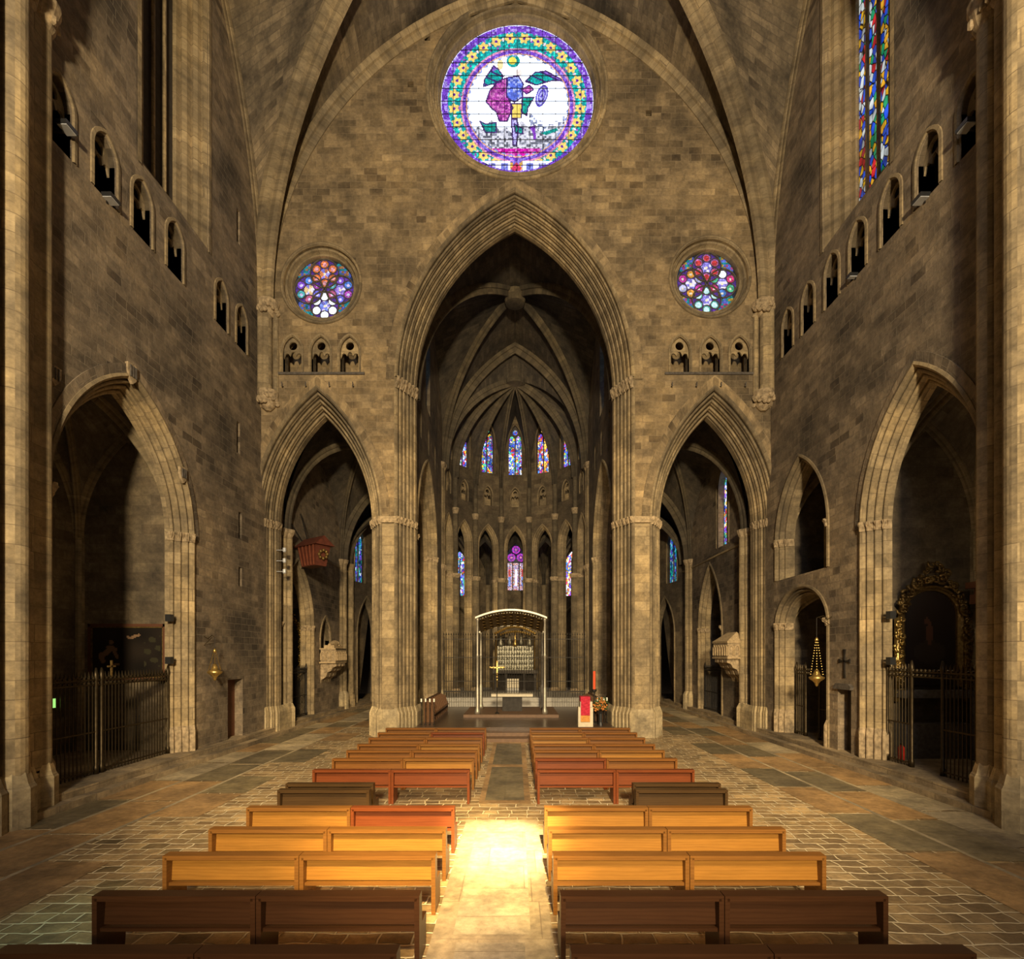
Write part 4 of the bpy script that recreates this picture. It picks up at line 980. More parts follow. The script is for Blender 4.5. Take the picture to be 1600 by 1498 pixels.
# ================================================================== PEWS
PL = 1.98
def pew_parts(root, mat):
    fm = M['w_frame'] if mat == M['w_honey'] else mat
    hl = PL/2
    b = MB()  # back: slanted panel inset in a frame
    q = [(-hl+.06, .115, .46), (hl-.06, .115, .46), (hl-.06, .145, .82), (-hl+.06, .145, .82)]
    q2 = [(x, y+.025, z) for x, y, z in q]
    i = [b.vert(p) for p in q+q2]
    for f in ((0, 1, 2, 3), (7, 6, 5, 4), (0, 4, 5, 1), (3, 2, 6, 7)): b.face([i[k] for k in f])
    b.build('back_panel', mat, root)
    b = MB(); b.box(-hl, hl, 0, .17, .825, .86); b.box(-hl+.03, hl-.03, .0, .03, .795, .826); b.box(-hl+.05, hl-.05, .05, .09, .405, .445)
    b.build('top_rail', fm, root)
    b = MB(); b.box(-hl+.06, hl-.06, .10, .50, .40, .432); b.box(-hl+.06, hl-.06, .44, .47, .33, .40); b.build('seat', mat, root)
    for e in (-1, 1):
        b = MB(); x = e*(hl-.03)
        pr = [(0, 0), (.46, 0), (.50, .40), (.50, .44), (.20, .46), (.17, .83), (0, .83)]
        b.prism(pr, lambda a, z, d: (x+d, a, z), -.03, .03); b.build('end_panel', fm, root)
protos = {}
ORD = ['first', 'second', 'third', 'fourth', 'fifth', 'sixth', 'seventh']
pc = {'f': ('shadow-darkened', 'w_front'), 'h': ('honey', 'w_honey'), 'b': ('brown', 'w_brown'), 'r': ('reddish mahogany', 'w_red'), 'd': ('very dark', 'w_dark')}
def place_pew(key, x, y, label):
    if key not in protos:
        r = empty('pew', (0, 0, 0), label, 'pew', 'wooden pews of the nave'); pew_parts(r, M[pc[key][1]]); protos[key] = r; r.location = (x, y, 0); return r
    src = protos[key]; r = src.copy(); COL.objects.link(r); r.location = (x, y, 0); r['label'] = label
    for ch in src.children:
        c = ch.copy(); COL.objects.link(c); c.parent = r
    return r
FR = [20.7, 19.5, 18.3, 17.0, 15.9, 14.66, 13.25]
FK = {-1: ['bb', 'br', 'bb', 'bh', 'bb', 'bh', 'rr'], 1: ['bb', 'hb', 'hb', 'bb', 'bh', 'rb', 'rr']}   # outer, aisle  /  aisle, outer
NR = [10.0, 8.77, 7.63, 6.36, 5.14]; NK = {-1: ['hr', 'hh', 'hh', 'ff', 'ff'], 1: ['hh', 'hh', 'hh', 'ff', 'ff']}
for sd in (-1, 1):
    sn = 'left' if sd < 0 else 'right'
    x_in = -1.17 if sd < 0 else .545
    for grp, ys, ks, tail in (('f', FR, FK, 'row from the altar'), ('n', NR, NK, 'row behind the lone cross benches')):
        for ri, y in enumerate(ys):
            for j in range(2):          # 0 = left pew of the pair as seen
                cx = (x_in-PL*1.5-.01+j*(PL+.01)) if sd < 0 else (x_in+PL*.5+j*(PL+.01))
                key = ks[sd][ri][j]
                aisle = (j == 1) if sd < 0 else (j == 0)
                place_pew(key, cx, y, '%s wooden pew, %s %s, %s block, %s' % (pc[key][0], ORD[ri], tail, sn, 'aisle end' if aisle else 'outer end'))
    for k, y in enumerate((11.3, 11.84)):
        place_pew('d', sd*(4.15 if sd < 0 else 3.58)+(0.06 if k else 0)*sd, y, 'very dark short wooden bench, %s of the lone pair between the %s pew blocks' % ('nearer' if k == 0 else 'farther', sn))

# ================================================================== PRESBYTERY
b = MB(); b.box(-4.6, 4.5, 23.9, 34.4, 0, .45); st = b.build('presbytery_floor', M['stage']); setp(st, kind='structure'); st.name = 'trim_%d' % (TR[0]+1); TR[0] += 1
b = MB(); b.box(-2.95, 2.45, 23.2, 23.92, 0, .30); b.box(-1.4, .9, 22.5, 23.2, 0, .15); trim(b, M['stagestep'])
b = MB(); b.box(-2.75, 2.25, 27.5, 31.6, .45, .60); trim(b, M['stagestep'])
b = MB(); b.box(-4.9, 4.8, 33.2, 34.6, .45, .72); b.box(-4.9, 4.8, 33.6, 44, .45, .98); trim(b, M['pale'])
# altar canopy
t = empty('altar_canopy', (-.25, 29.2, .6), 'pale metal canopy with a curved roof on four slender posts over the altar', 'canopy')
for x in (-2.04, 1.54):
    for y in (27.9, 30.6):
        b = MB(); b.lathe([(.17, .6), (.15, .75), (.10, .95), (.10, 1.9), (.075, 2.0), (.065, 2.05), (.065, 3.6), (.08, 3.65), (.08, 3.75), (.06, 3.8), (.055, 5.5 if y < 29 else 4.9), (.09, 5.6 if y < 29 else 4.97), (.09, 5.68 if y < 29 else 5.03)], x, y, 12)
        b.build('post', M['pewter'], t, True)
def archx(u, y=27.9): return 5.62+.42*(1-(2*u-1)**2)-.62*(y-27.9)/2.7
n = 20
for yy in (27.75, 30.6):
    b = MB(); rows = [[(-2.15+3.8*k/n, yy+dy, archx(k/n, yy)+dz) for dy, dz in ((0, 0), (.14, 0), (.14, .09), (0, .09))] for k in range(n+1)]
    ids = b.grid(rows, True); b.build('curved_rim', M['pewter'], t)
b = MB(); b.grid([[(-2.05+3.6*k/n, 27.9+2.7*j/6, archx(k/n, 27.9+2.7*j/6)+.02) for j in range(7)] for k in range(n+1)])
for k in range(9):
    for j in range(5): b.ball((-1.75+3.0*k/8, 28.1+.55*j, archx((k+.7)/9.4, 28.1+.55*j)-.02), .12, 5, 3, (1, 1, .5))
b.build('roof_relief', M['oldgold'], t)
b = MB()
for k in range(26):
    u = (k+.5)/26; b.ball((-2.1+3.7*u, 27.95, archx(u)-.06), .045, 5, 3)
b.build('beaded_edge', M['silver'], t)
# high altar table
t = empty('altar_table', (-.2, 29.4, .6), 'low altar table with a pale marble top under the canopy', 'altar')
b = MB(); b.box(-1.36, .94, 29.0, 29.9, 1.42, 1.56); b.build('table_top', M['marble'], t)
b = MB(); b.box(-.75, .35, 29.2, 29.7, .6, 1.42); b.build('support', M['iron'], t)
# processional cross
t = empty('processional_cross', (-1.0, 28.0, .6), 'tall gilded processional cross on a thin pole before the altar', 'cross')
b = MB(); b.lathe([(.12, .6), (.12, .64), (.02, .7), (.018, 2.0)], -1.0, 28.0, 8); b.build('pole', M['iron'], t)
b = MB(); b.lathe([(.018, 2.0), (.02, 2.6), (.05, 2.7), (.02, 2.8)], -1.0, 28.0, 8)
for z in (2.4, 2.55, 2.7): b.ball((-1.0, 28, z), .05)
b.build('gilded_knops', M['gold'], t)
b = MB(); b.box(-1.03, -.97, 27.98, 28.02, 2.75, 3.35); b.box(-1.36, -.64, 27.98, 28.02, 3.03, 3.09)
for x, z in ((-1.36, 3.06), (-.64, 3.06), (-1.0, 3.37), (-1.2, 3.06), (-.8, 3.06)): b.ball((x, 28, z), .055)
b.build('gilded_cross', M['gold'], t)
# throne
t = empty('marble_throne', (-.2, 35.1, .98), 'pale square marble throne behind the altar table', 'seat')
b = MB(); b.box(-.62, .24, 35.5, 35.6, .98, 2.1); b.build('back_slab', M['marble'], t)
b = MB(); b.box(-.62, .24, 35.0, 35.5, .98, 1.5); b.build('seat_block', M['pale'], t)
# silver retable on its altar with gilt ciborium
t = empty('silver_retable', (-.05, 38.3, .98), 'silver relief retable standing on the far altar behind the iron screen', 'retable')
b = MB(); b.box(-1.35, 1.25, 38.1, 38.4, 2.62, 4.35)
rs = random.Random(3)
for r_ in range(5):
    for k in range(14): b.ball((-1.25+2.4*k/13+rs.uniform(-.03, .03), 38.05, 2.78+r_*.34), .12, 5, 4, (.8, .6, 1.1))
b.build('relief_panel', M['silver'], t)
for x in (-1.1, -.05, 1.0):
    b = MB(); b.lathe([(.16, 4.3), (.2, 4.5), (.1, 4.7), (.16, 4.85), (.04, 5.1), (.03, 5.5)] if x == -.05 else [(.18, 4.3), (.24, 4.5), (.12, 4.8), (.03, 5.1)], x, 38.2, 10); b.build('pinnacle', M['gold'] if x == -.05 else M['silver'], t, True)
t = empty('stone_altar', (-.05, 38.6, .98), 'dark far altar carrying the silver retable', 'altar')
b = MB(); b.box(-1.7, 1.6, 38.0, 39.0, 2.35, 2.6); b.build('table_top', M['carvedark'], t)
for x in (-1.5, -.7, .6, 1.4): 
    b = MB(); b.lathe([(.14, .98), (.1, 1.2), (.1, 2.2), (.15, 2.35)], x, 38.3, 10); b.build('leg', M['carvedark'], t)
b = MB(); b.box(-1.6, 1.5, 38.9, 39.0, .98, 2.35); b.build('back_panel', M['void'], t)
t = empty('gilded_ciborium', (-.05, 38.8, .98), 'gilded ciborium canopy above the silver retable', 'canopy')
for x in (-1.5, 1.4): b = MB(); b.lathe([(.07, .98), (.06, 5.1)], x, 39.3, 8); b.build('post', M['oldgold'], t)
b = MB(); n = 12
b.grid([[(-1.6+3.1*k/n, 37.9+1.6*j/3, 5.2+.55*math.sin(PI*k/n)) for j in range(4)] for k in range(n+1)])
for k in range(20): b.ball((-1.5+2.9*k/19, 37.9, 5.2+.55*math.sin(PI*(k+.5)/20)), .11, 5, 4)
for k in range(14): b.ball((-1.1+2.1*k/13, 37.95, 5.15+.25*math.sin(PI*(k+.5)/14)), .1, 5, 4)
b.build('dome', M['gold'], t)
for x in (-.45, .4):
    b = MB(); b.lathe([(.16, 4.4), (.2, 4.6), (.1, 4.9), (.08, 5.2)], x, 38.6, 8); b.build('small_statue', M['silver'], t, True)
# iron screen across the choir
def bars(root, p0, p1, z0, z1, n, r, mat, spike=True, name='bar', knots=True):
    sp = Vector(((p1[0]-p0[0])/n, (p1[1]-p0[1])/n, 0)); b = MB()
    pr = [(r, 0), (r, (z1-z0)*.98)] + ([(r*.4, z1-z0+.04), (r*2.2, z1-z0+.08), (r*.3, z1-z0+.24)] if spike else [])
    b.lathe(pr, 0, 0, 5)
    me = None
    for k in range(n+1):
        loc = Vector((p0[0], p0[1], z0))+sp*k-Vector(root.location)
        if me is None:
            o = b.build(name, mat); o.parent = root; o.location = loc; me = o
        else:
            o = me.copy(); COL.objects.link(o); o.location = loc
t = empty('iron_choir_screen', (-.1, 34.3, .98), 'long black iron screen of thin upright bars behind the altar', 'screen')
bars(t, (-4.7, 34.3), (4.5, 34.3), .98, 4.95, 58, .018, M['iron'])
for z in (1.35, 2.0, 3.55, 4.75):
    b = MB(); b.box(-4.75, 4.55, 34.27, 34.33, z-.02, z+.02); b.build('rail', M['iron'], t)
for sd in (-1, 1):
    t = empty('low_iron_fence', (sd*3.4-.1, 33.0, .45), 'low black iron railing at the %s end of the altar steps' % ('left' if sd < 0 else 'right'), 'railing')
    bars(t, (sd*3.4-1.1, 33.0), (sd*3.4+.9, 33.0), .45, 1.4, 18, .012, M['iron'], False)
    b = MB(); b.box(sd*3.4-1.15, sd*3.4+.95, 32.98, 33.02, 1.38, 1.42); b.build('rail', M['iron'], t)
# choir stalls and candle stands
for sd in (-1, 1):
    X = -3.95 if sd < 0 else 3.75; X2 = -4.5 if sd < 0 else 4.3
    t = empty('choir_stall', (X, 28, .45), 'row of brown choir stalls along the %s side of the altar floor' % ('left' if sd < 0 else 'right'), 'stall')
    b = MB(); b.box(*sorted((X2, X2-sd*.05)), 25.6, 31.0, .45, 1.55); b.build('back_rail', M['w_stall'], t)
    b = MB(); b.box(*sorted((X, X2)), 25.7, 31.0, .82, .87); b.build('seat', M['w_stall'], t)
    for k in range(10):
        b = MB(); y = 25.65+k*.58; b.prism([(0, .45), (.48, .45), (.48, .95), (.36, 1.35), (0, 1.5)], lambda a, z, d: (X2-sd*a, y+d, z), 0, .07); b.build('divider', M['w_stall'], t)
    for k in range(4):
        x = (-4.45+k*.2) if sd < 0 else (4.40-k*.15); y = 24.7 if sd < 0 else 25.35
        c = empty('candle_stand', (x, y, .45), '%s slim dark candle stand with a cream candle beside the %s stalls' % (['outermost', 'second outermost', 'second innermost', 'innermost'][k], 'left' if sd < 0 else 'right'), 'candle stand', 'candle stands at the choir stalls')
        b = MB(); b.lathe([(.05, .45), (.05, .48), (.018, .5), (.018, 1.55)], x, y, 8); pl_ = b.build('pole', M['iron'], c)
        b = MB(); b.lathe([(.035, 1.53), (.035, 1.68)], x, y, 8); b.build('candle', M['cream'], pl_)
# lectern with red cloth
t = empty('lectern', (3.2, 24.3, .45), 'pale stone lectern hung with a bright red cloth, right of the altar steps', 'lectern')
b = MB(); b.box(2.86, 3.54, 24.05, 24.55, .45, 1.35); b.box(2.95, 3.5, 24.0, 24.6, 1.35, 1.6); b.build('body', M['marble'], t)
b = MB(); rows = [[(2.97+.42*k/8, 23.98-.015*math.sin(j*2.1+k)-.01*k % .02, .98+.85*j/10) for k in range(9)] for j in range(11)]
b.grid(rows); b.box(2.96, 3.4, 23.99, 24.5, 1.6, 1.83); b.build('red_cloth', M['red'], t)
b = MB(); b.box(2.97, 3.39, 23.99, 24.03, .68, .97); b.build('woven_panel', M['orange'], t)
# paschal candle and flowers
t = empty('paschal_candle', (3.75, 25.1, .45), 'tall red paschal candle on a dark stand right of the lectern', 'candle')
b = MB(); b.lathe([(.2, .45), (.2, .5), (.04, .6), (.04, 1.95), (.12, 2.0), (.12, 2.1)], 3.75, 25.1, 12); b.build('stand', M['iron'], t)
b = MB(); b.lathe([(.06, 2.1), (.06, 2.95), (.02, 2.97)], 3.75, 25.1, 12); b.build('wax_candle', M['redwax'], t)
t = empty('flower_arrangement', (3.8, 24.6, .45), 'bushy arrangement of orange flowers and green leaves beneath the red candle', 'flowers')
b = MB(); b.lathe([(.12, .45), (.09, .6), (.09, 1.0), (.14, 1.1)], 3.95, 24.5, 10); b.build('pedestal', M['black'], t)
rs = random.Random(9); b = MB(); b2 = MB()
for k in range(240):
    a = rs.uniform(0, 2*PI); e = rs.uniform(-.9, 1.4); r = rs.uniform(.13, .36)
    p = Vector((3.95+r*math.cos(a)*math.cos(e), 24.5+r*math.sin(a)*math.cos(e)*.8, 1.38+r*math.sin(e)))
    if k % 5 < 2: b2.ball(p, .045, 5, 3)
    else:
        d = Vector((rs.uniform(-1, 1), rs.uniform(-1, 1), rs.uniform(-.5, 1))).normalized()*.13; s_ = d.cross(Vector((rs.uniform(-1, 1), 1, rs.uniform(-1, 1)))).normalized()*.03
        b.quad(p, p+d*.5+s_, p+d, p+d*.5-s_)
b.build('leaves', M['leaf'], t)['kind'] = 'stuff'; b2.build('blossoms', M['flower'], t)['kind'] = 'stuff'

# ================================================================== CHAPEL CONTENTS
def grille(name, label, sd, x, y0, y1, z0, z1, n, gap=None, group=None, mat='ironw', r=.016, cross=True):
    t = empty(name, (sd*x, (y0+y1)/2, z0), label, 'grille', group)
    segs = [(y0, y1)] if not gap else [(y0, gap[0]), (gap[1], y1)]
    for a, b_ in segs: bars(t, (sd*x, a), (sd*x, b_), z0, z1, max(2, int(n*(b_-a)/(y1-y0))), r, M[mat])
    for z in (z0+.12, z0+(z1-z0)*.45, z1-.14, z1):
        for a, b_ in (segs if z < z1-.2 else [(y0, y1)]):
            b = MB(); xx = sorted((sd*x-.02, sd*x+.02)); b.box(xx[0], xx[1], a, b_, z-.02, z+.02)
            if z > z1-.2:
                k = a
                while k < b_: b.ball((sd*x, k, z+.05), .05, 5, 3); k += .16
            b.build('rail', M[mat], t)
    for yy in [s for g in segs for s in g]:
        b = MB(); b.lathe([(.07, z0), (.07, z0+.2), (.045, z0+.25), (.045, z1), (.07, z1+.1), (.02, z1+.35)], sd*x, yy, 8); b.build('post', M[mat], t, True)
    return t
t = grille('chapel_grille', 'tall iron grille closing the large left chapel in front of the dark painting', -1, 12.0, 13.45, 18.1, STEP, 3.05, 36, (15.0, 15.2))
b = MB(); b.box(-12.02, -11.98, 15.55, 15.6, 3.1, 3.6); b.box(-12.02, -11.98, 15.43, 15.72, 3.4, 3.45); b.build('cross_finial', M['oldgold'], t)
grille('chapel_grille', 'iron grille with an open gate at the near right chapel with the carved altarpiece', 1, 12.0, 13.3, 16.95, STEP, 3.25, 30, (14.75, 15.9))
grille('chapel_grille', 'iron grille with an open gateway in the far right chapel beneath the low arch', 1, 12.1, 19.9, 22.6, STEP, 3.1, 22, (20.9, 21.9))
grille('chapel_grille', 'dark iron grille of the left aisle chapel behind the left side arch', -1, 11.75, 26.0, 29.4, STEP, 2.9, 20, None, mat='iron')
grille('chapel_grille', 'dark iron grille of the right aisle chapel behind the right side arch', 1, 11.75, 29.6, 32.6, STEP, 2.9, 18, None, mat='iron')
# big dark painting
t = empty('oil_painting', (-13.7, 18.6, 2.8), 'large dark oil painting of a pale reclining figure in the left chapel', 'painting')
X0, X1, Z0, Z1 = -15.1, -12.35, 2.85, 4.85
b = MB()
for a0, a1, c0, c1 in ((X0, X1, Z1-.1, Z1), (X0, X1, Z0, Z0+.1), (X0, X0+.1, Z0, Z1), (X1-.1, X1, Z0, Z1)): b.box(a0, a1, 18.5, 18.62, c0, c1)
b.build('frame', M['w_door'], t)
b = MB()
for a0, a1, c0, c1 in ((X0+.1, X1-.1, Z1-.14, Z1-.1), (X0+.1, X1-.1, Z0+.1, Z0+.14), (X0+.1, X0+.14, Z0+.1, Z1-.1), (X1-.14, X1-.1, Z0+.1, Z1-.1)): b.box(a0, a1, 18.52, 18.6, c0, c1)
b.build('gilt_fillet', M['oldgold'], t)
def canvas(name, x0, x1, z0, z1, y, fn, root, nx=60, nz=44):
    m, nt, bs = newmat('oil_paint_'+name); at = N(nt, 'ShaderNodeAttribute'); at.attribute_name = 'pane'; L(nt, at.outputs['Color'], bs.inputs['Base Color']); bs.inputs['Roughness'].default_value = .45
    b = MB()
    for i in range(nx):
        for j in range(nz):
            a0, a1 = x0+(x1-x0)*i/nx, x0+(x1-x0)*(i+1)/nx; c0, c1 = z0+(z1-z0)*j/nz, z0+(z1-z0)*(j+1)/nz
            col = fn((i+.5)/nx, (j+.5)/nz)
            if col is None: continue
            b.quad((a0, y, c0), (a1, y, c0), (a1, y, c1), (a0, y, c1)); b.fc.append(col)
    return b.build('canvas', m, root)
def blob(u, v, cx, cy, rx, ry, rot=0):
    a = (u-cx)*math.cos(rot)+(v-cy)*math.sin(rot); c = -(u-cx)*math.sin(rot)+(v-cy)*math.cos(rot); return math.hypot(a/rx, c/ry) < 1
def paint1(u, v):
    base = .012+.006*math.sin(u*7)*math.sin(v*9)
    for bl in ((.2, .5, .10, .05, 1.0), (.27, .58, .09, .05, -.5), (.13, .38, .04, .12, .2), (.33, .45, .03, .10, .3), (.26, .70, .035, .05, 0), (.62, .84, .07, .03, .3), (.53, .80, .06, .025, -.4), (.34, .25, .05, .03, .2)):
        if blob(u, v, *bl): return (.22, .13, .07)
    if .74 < u < .97 and .2 < v < .85 and math.sin(u*31+v*17)+math.sin(u*13-v*29) > .6: return (.035, .03, .014)
    return (base*1.2, base*.8, base*.5)
canvas('a', X0+.14, X1-.14, Z0+.14, Z1-.14, 18.56, paint1, t)
# carved altarpiece with arched painting in near right chapel
t = empty('carved_altarpiece', (13.9, 17.5, 1.6), 'dark carved altarpiece with scrolled gilt frame and arched painting in the near right chapel', 'altarpiece')
ax0, ax1 = 12.75, 15.0; ac = (ax0+ax1)/2
def paint2(u, v):
    if (u-.5)**2/.25+max(0, v-.75)**2/.0625 > 1 and v > .75: return None
    if blob(u, v, .5, .55, .07, .12) or blob(u, v, .45, .68, .05, .04): return (.10, .045, .03)
    if blob(u, v, .5, .35, .3, .12): return (.035, .025, .02)
    return (.02, .013, .01)
canvas('b', ax0+.25, ax1-.25, 2.75, 5.9, 17.6, paint2, t, 30, 40)
b = MB(); pE2 = planeE(17.58)
archsweep(b, pE2, ac, (ax1-ax0)/2-.25, 5.1, .8, 2.7, [(0, .02), (0, -.06), (.06, -.1), (.10, -.05), (.16, -.10), (.2, 0)], 12)
b.build('inner_frame', M['oldgold'], t)
def scrolls(b, pts, r, n, seed, y):
    rr_ = random.Random(seed)
    for k in range(n):
        u = k/(n-1)*(len(pts)-1); i = min(int(u), len(pts)-2); f = u-i
        x = pts[i][0]+(pts[i+1][0]-pts[i][0])*f; z = pts[i][1]+(pts[i+1][1]-pts[i][1])*f
        c = (x+rr_.uniform(-.07, .07), y+rr_.uniform(-.05, .03), z+rr_.uniform(-.05, .05)); R = r*rr_.uniform(.7, 1.2); ph = rr_.uniform(0, 6)
        b.tube([(c[0]+R*(1-j*.085)*math.cos(ph+j*.7), c[1]-.012*j, c[2]+R*(1-j*.085)*math.sin(ph+j*.7)) for j in range(10)], [R*.34*(1-j*.05) for j in range(10)], 5)
b = MB(); oarc = arch(ac, (ax1-ax0)/2-.1, 5.2, 1.1, 5.2, 0, 8)
scrolls(b, oarc, .16, 34, 1, 17.45); scrolls(b, [(ac-.5, 6.4), (ac, 6.8), (ac+.5, 6.4)], .13, 10, 2, 17.45); b.build('scrolled_crest', M['oldgold'], t, True)
for e, mt in ((-1, 'gold'), (1, 'oldgold')):  # left pilaster in brighter gold: the light on that side is put into its material
    b = MB(); xx = ac+e*((ax1-ax0)/2+.02); scrolls(b, [(xx, 2.5), (xx, 4.9)], .13, 22, 3+e, 17.42)
    b.lathe([(.09, 2.2), (.09, 5.0)], xx, 17.5, 8); b.build('side_pilaster', M[mt], t, True)
b = MB(); b.box(ax0-.1, ax1+.2, 17.1, 17.6, 2.35, 2.6); b.box(ax0, ax1, 17.15, 17.7, STEP, 1.5); b.build('altar_base', M['carvedark'], t)
t = empty('carved_side_altar', (15.2, 15.6, .4), 'tall dark carved altar with twisted column against the back of the near right chapel', 'altar')
for yy in (14.2, 16.6):
    b = MB(); n = 40
    b.tube([(15.0+.06*math.cos(k*.8), yy+.06*math.sin(k*.8), 2.4+3.0*k/n) for k in range(n+1)], [.13+.03*math.sin(k*1.6) for k in range(n+1)], 10); b.build('twisted_column', M['oldgold'], t, True)
b = MB(); b.box(14.7, 15.55, 13.8, 17.0, 5.4, 5.7); b.box(14.6, 15.55, 13.7, 17.05, 5.9, 6.1); b.box(14.75, 15.5, 13.9, 16.9, 5.7, 5.9); b.build('entablature', M['w_door'], t)
b = MB(); b.box(14.7, 15.55, 13.8, 17.0, STEP, 2.4); b.build('altar_base', M['carvedark'], t)
b = MB(); scr = [(0, 0)]
rr_ = random.Random(4)
for k in range(26): b.tube([(15.0+rr_.uniform(-.1, .1), 16.3+rr_.uniform(-.5, .4)+.14*math.cos(j*.7+k), 6.3+1.9*k/26+.14*math.sin(j*.7+k)) for j in range(8)], .05, 5)
b.build('crest_carving', M['oldgold'], t, True)
# coats of arms on left wall
def shield(y, z, s, lb):
    t = empty('stone_shield', (-W, y, z), lb, 'coat of arms'); mp = planeS(-1, W)
    pl = [(-.5, .6), (0, .68), (.5, .6), (.5, 0), (.3, -.45), (0, -.75), (-.3, -.45), (-.5, 0)]
    b = MB(); b.prism([(y+a*s, z+c*s) for a, c in pl], mp, -.09, 0); b.build('plate', M['carve'], t)
    b = MB()
    for a in (-.25, 0, .25): b.prism([(y+(a-.06)*s, z-.3*s), (y+(a+.06)*s, z-.3*s), (y+(a+.06)*s, z+.5*s), (y+(a-.06)*s, z+.5*s)], mp, -.12, -.08)
    b.build('relief_bars', M['carvedark'], t)
shield(15.65, 12.15, .42, 'carved stone coat of arms just above the left chapel arch')
shield(18.05, 9.95, .38, 'carved stone coat of arms right of the left chapel arch')
shield(13.0, 10.7, .36, 'worn stone coat of arms beside the near left pier')
# left door
DN[0] += 1
t = empty('door_1', (-W-.35, 21.5, STEP), 'low brown wooden door in the left nave wall', 'door'); t['kind'] = 'structure'
b = MB(); b.box(-W-.42, -W-.34, 20.95, 22.1, STEP, 2.75); b.build('door_leaf', M['w_door'], t)
b = MB(); b.ball((-W-.32, 21.15, 1.5), .04); b.build('door_handle', M['iron'], t)
DN[0] += 1
t = empty('door_2', (W+.35, 18.4, STEP), 'narrow dark doorway in the right nave wall', 'door'); t['kind'] = 'structure'
b = MB(); b.box(W+.36, W+.44, 18.0, 18.75, STEP, 2.62); b.build('door_leaf', M['void'], t)
b = MB(); b.prism([(17.9, 2.55), (18.85, 2.55), (18.85, 2.62), (18.7, 2.75), (18.0, 2.75), (17.85, 2.66)], planeS(1, W), -.12, .05); b.build('lintel', M['carvedark'], t)
# cross on right wall
t = MB()
mp = planeS(1, W)
for P_ in ([(18.28, 2.95), (18.40, 2.95), (18.37, 3.3), (18.37, 3.75), (18.42, 3.95), (18.26, 3.95), (18.31, 3.75), (18.31, 3.3)], [(18.02, 3.46), (18.02, 3.62), (18.15, 3.57), (18.53, 3.57), (18.66, 3.62), (18.66, 3.46), (18.53, 3.51), (18.15, 3.51)]): t.prism(P_, mp, -.04, 0)
setp(t.build('iron_cross', M['iron']), 'small black cross fixed to the right nave wall between two chapels', 'cross')
# hanging lamps
def hanglamp(x, y, zb, ztop, zbr, sd, lb):
    t = empty('sanctuary_lamp', (x, y, zb), lb, 'lamp')
    b = MB(); b.tube([(sd*W, y, zbr+.05), (sd*(W-.15), y, zbr-.05), (sd*(W-.3), y, zbr+.08), (x, y, zbr)], .018, 6); b.tube([(sd*W, y, zbr-.3), (x+sd*.1, y, zbr)], .012, 5); wb_ = b.build('wall_bracket', M['ironw'], t)
    b = MB(); b.tube([(x, y, zbr), (x, y, ztop)], .01, 5)
    b.build('suspension_rod', M['iron'], wb_)
    for k in range(3):
        a = k*2*PI/3; b = MB(); n = 14
        for j in range(n): b.ball((x+(.03+.21*j/n)*math.cos(a), y+(.03+.21*j/n)*math.sin(a), ztop-(ztop-zb-.35)*j/n), .022, 5, 3)
        b.build('chain', M['gold'], t)
    b = MB(); b.lathe([(.01, zb), (.05, zb+.05), (.07, zb+.13), (.13, zb+.2), (.24, zb+.28), (.26, zb+.34), (.14, zb+.4), (.10, zb+.5), (.05, zb+.62)], x, y, 14); b.build('lamp_bowl', M['gold'], t, True); b = MB(); b.lathe([(.05, ztop-.05), (.07, ztop), (.02, ztop+.1)], x, y, 10); b.build('chain_cap', M['gold'], t, True)
hanglamp(10.95, 19.1, 2.6, 4.3, 5.1, 1, 'ornate gilded lamp hanging on chains from a bracket on right nave wall')
hanglamp(-11.1, 19.35, 2.8, 3.9, 4.4, -1, 'small ornate lamp hanging on chains against the left nave wall')
# small speakers on jambs
for sd, y in ((-1, 18.12), (1, 16.75)):
    for z, pos in ((4.9, 'upper'), (3.45, 'lower')):
        t = empty('loudspeaker', (sd*(W-.1), y, z), '%s small black loudspeaker on the far jamb of the near %s chapel' % (pos, 'left' if sd < 0 else 'right'), 'loudspeaker')
        b = MB(); xx = sorted((sd*(W+.25), sd*(W+.43))); b.box(xx[0], xx[1], y-.28, y-.08, z, z+.24); b.build('case', M['black'], t)
        b = MB(); b.box(xx[0]+.06, xx[1]-.06, y-.08, y+.12, z+.1, z+.14); b.build('bracket', M['iron'], t)
# floodlights in gallery openings
def flood(sd, y, z, lb, sz=(.36, .3)):
    t = empty('floodlight', (sd*(W-.1), y, z), lb, 'floodlight')
    b = MB(); c = Vector((sd*(W-.12), y, z+.2)); b.box(c.x-.14, c.x+.14, y-sz[0]/2, y+sz[0]/2, z+.08, z+.08+.1); b.build('housing', M['black'], t)
    b = MB(); b.box(c.x-.12, c.x+.12, y-sz[0]/2+.03, y+sz[0]/2-.03, z+.06, z+.082); b.build('lamp_face', M['lampface'], t)
    b = MB(); xx = sorted((c.x+sd*.1, sd*(W+.2))); b.box(xx[0], xx[1], y-.03, y+.03, z, z+.1); b.build('bracket', M['iron'], t)
flood(-1, 13.3, 17.0, 'white floodlight in the gallery opening nearest the left pier')
flood(-1, 14.75, 16.45, 'black floodlight on the sill of the second left gallery opening')
flood(1, 13.25, 17.0, 'white floodlight in the gallery opening nearest the right pier')
flood(1, 14.75, 16.45, 'black floodlight on the sill of the second right gallery opening')
flood(1, 17.75, 16.45, 'small floodlight on the sill of the fourth right gallery opening', (.2, .2))
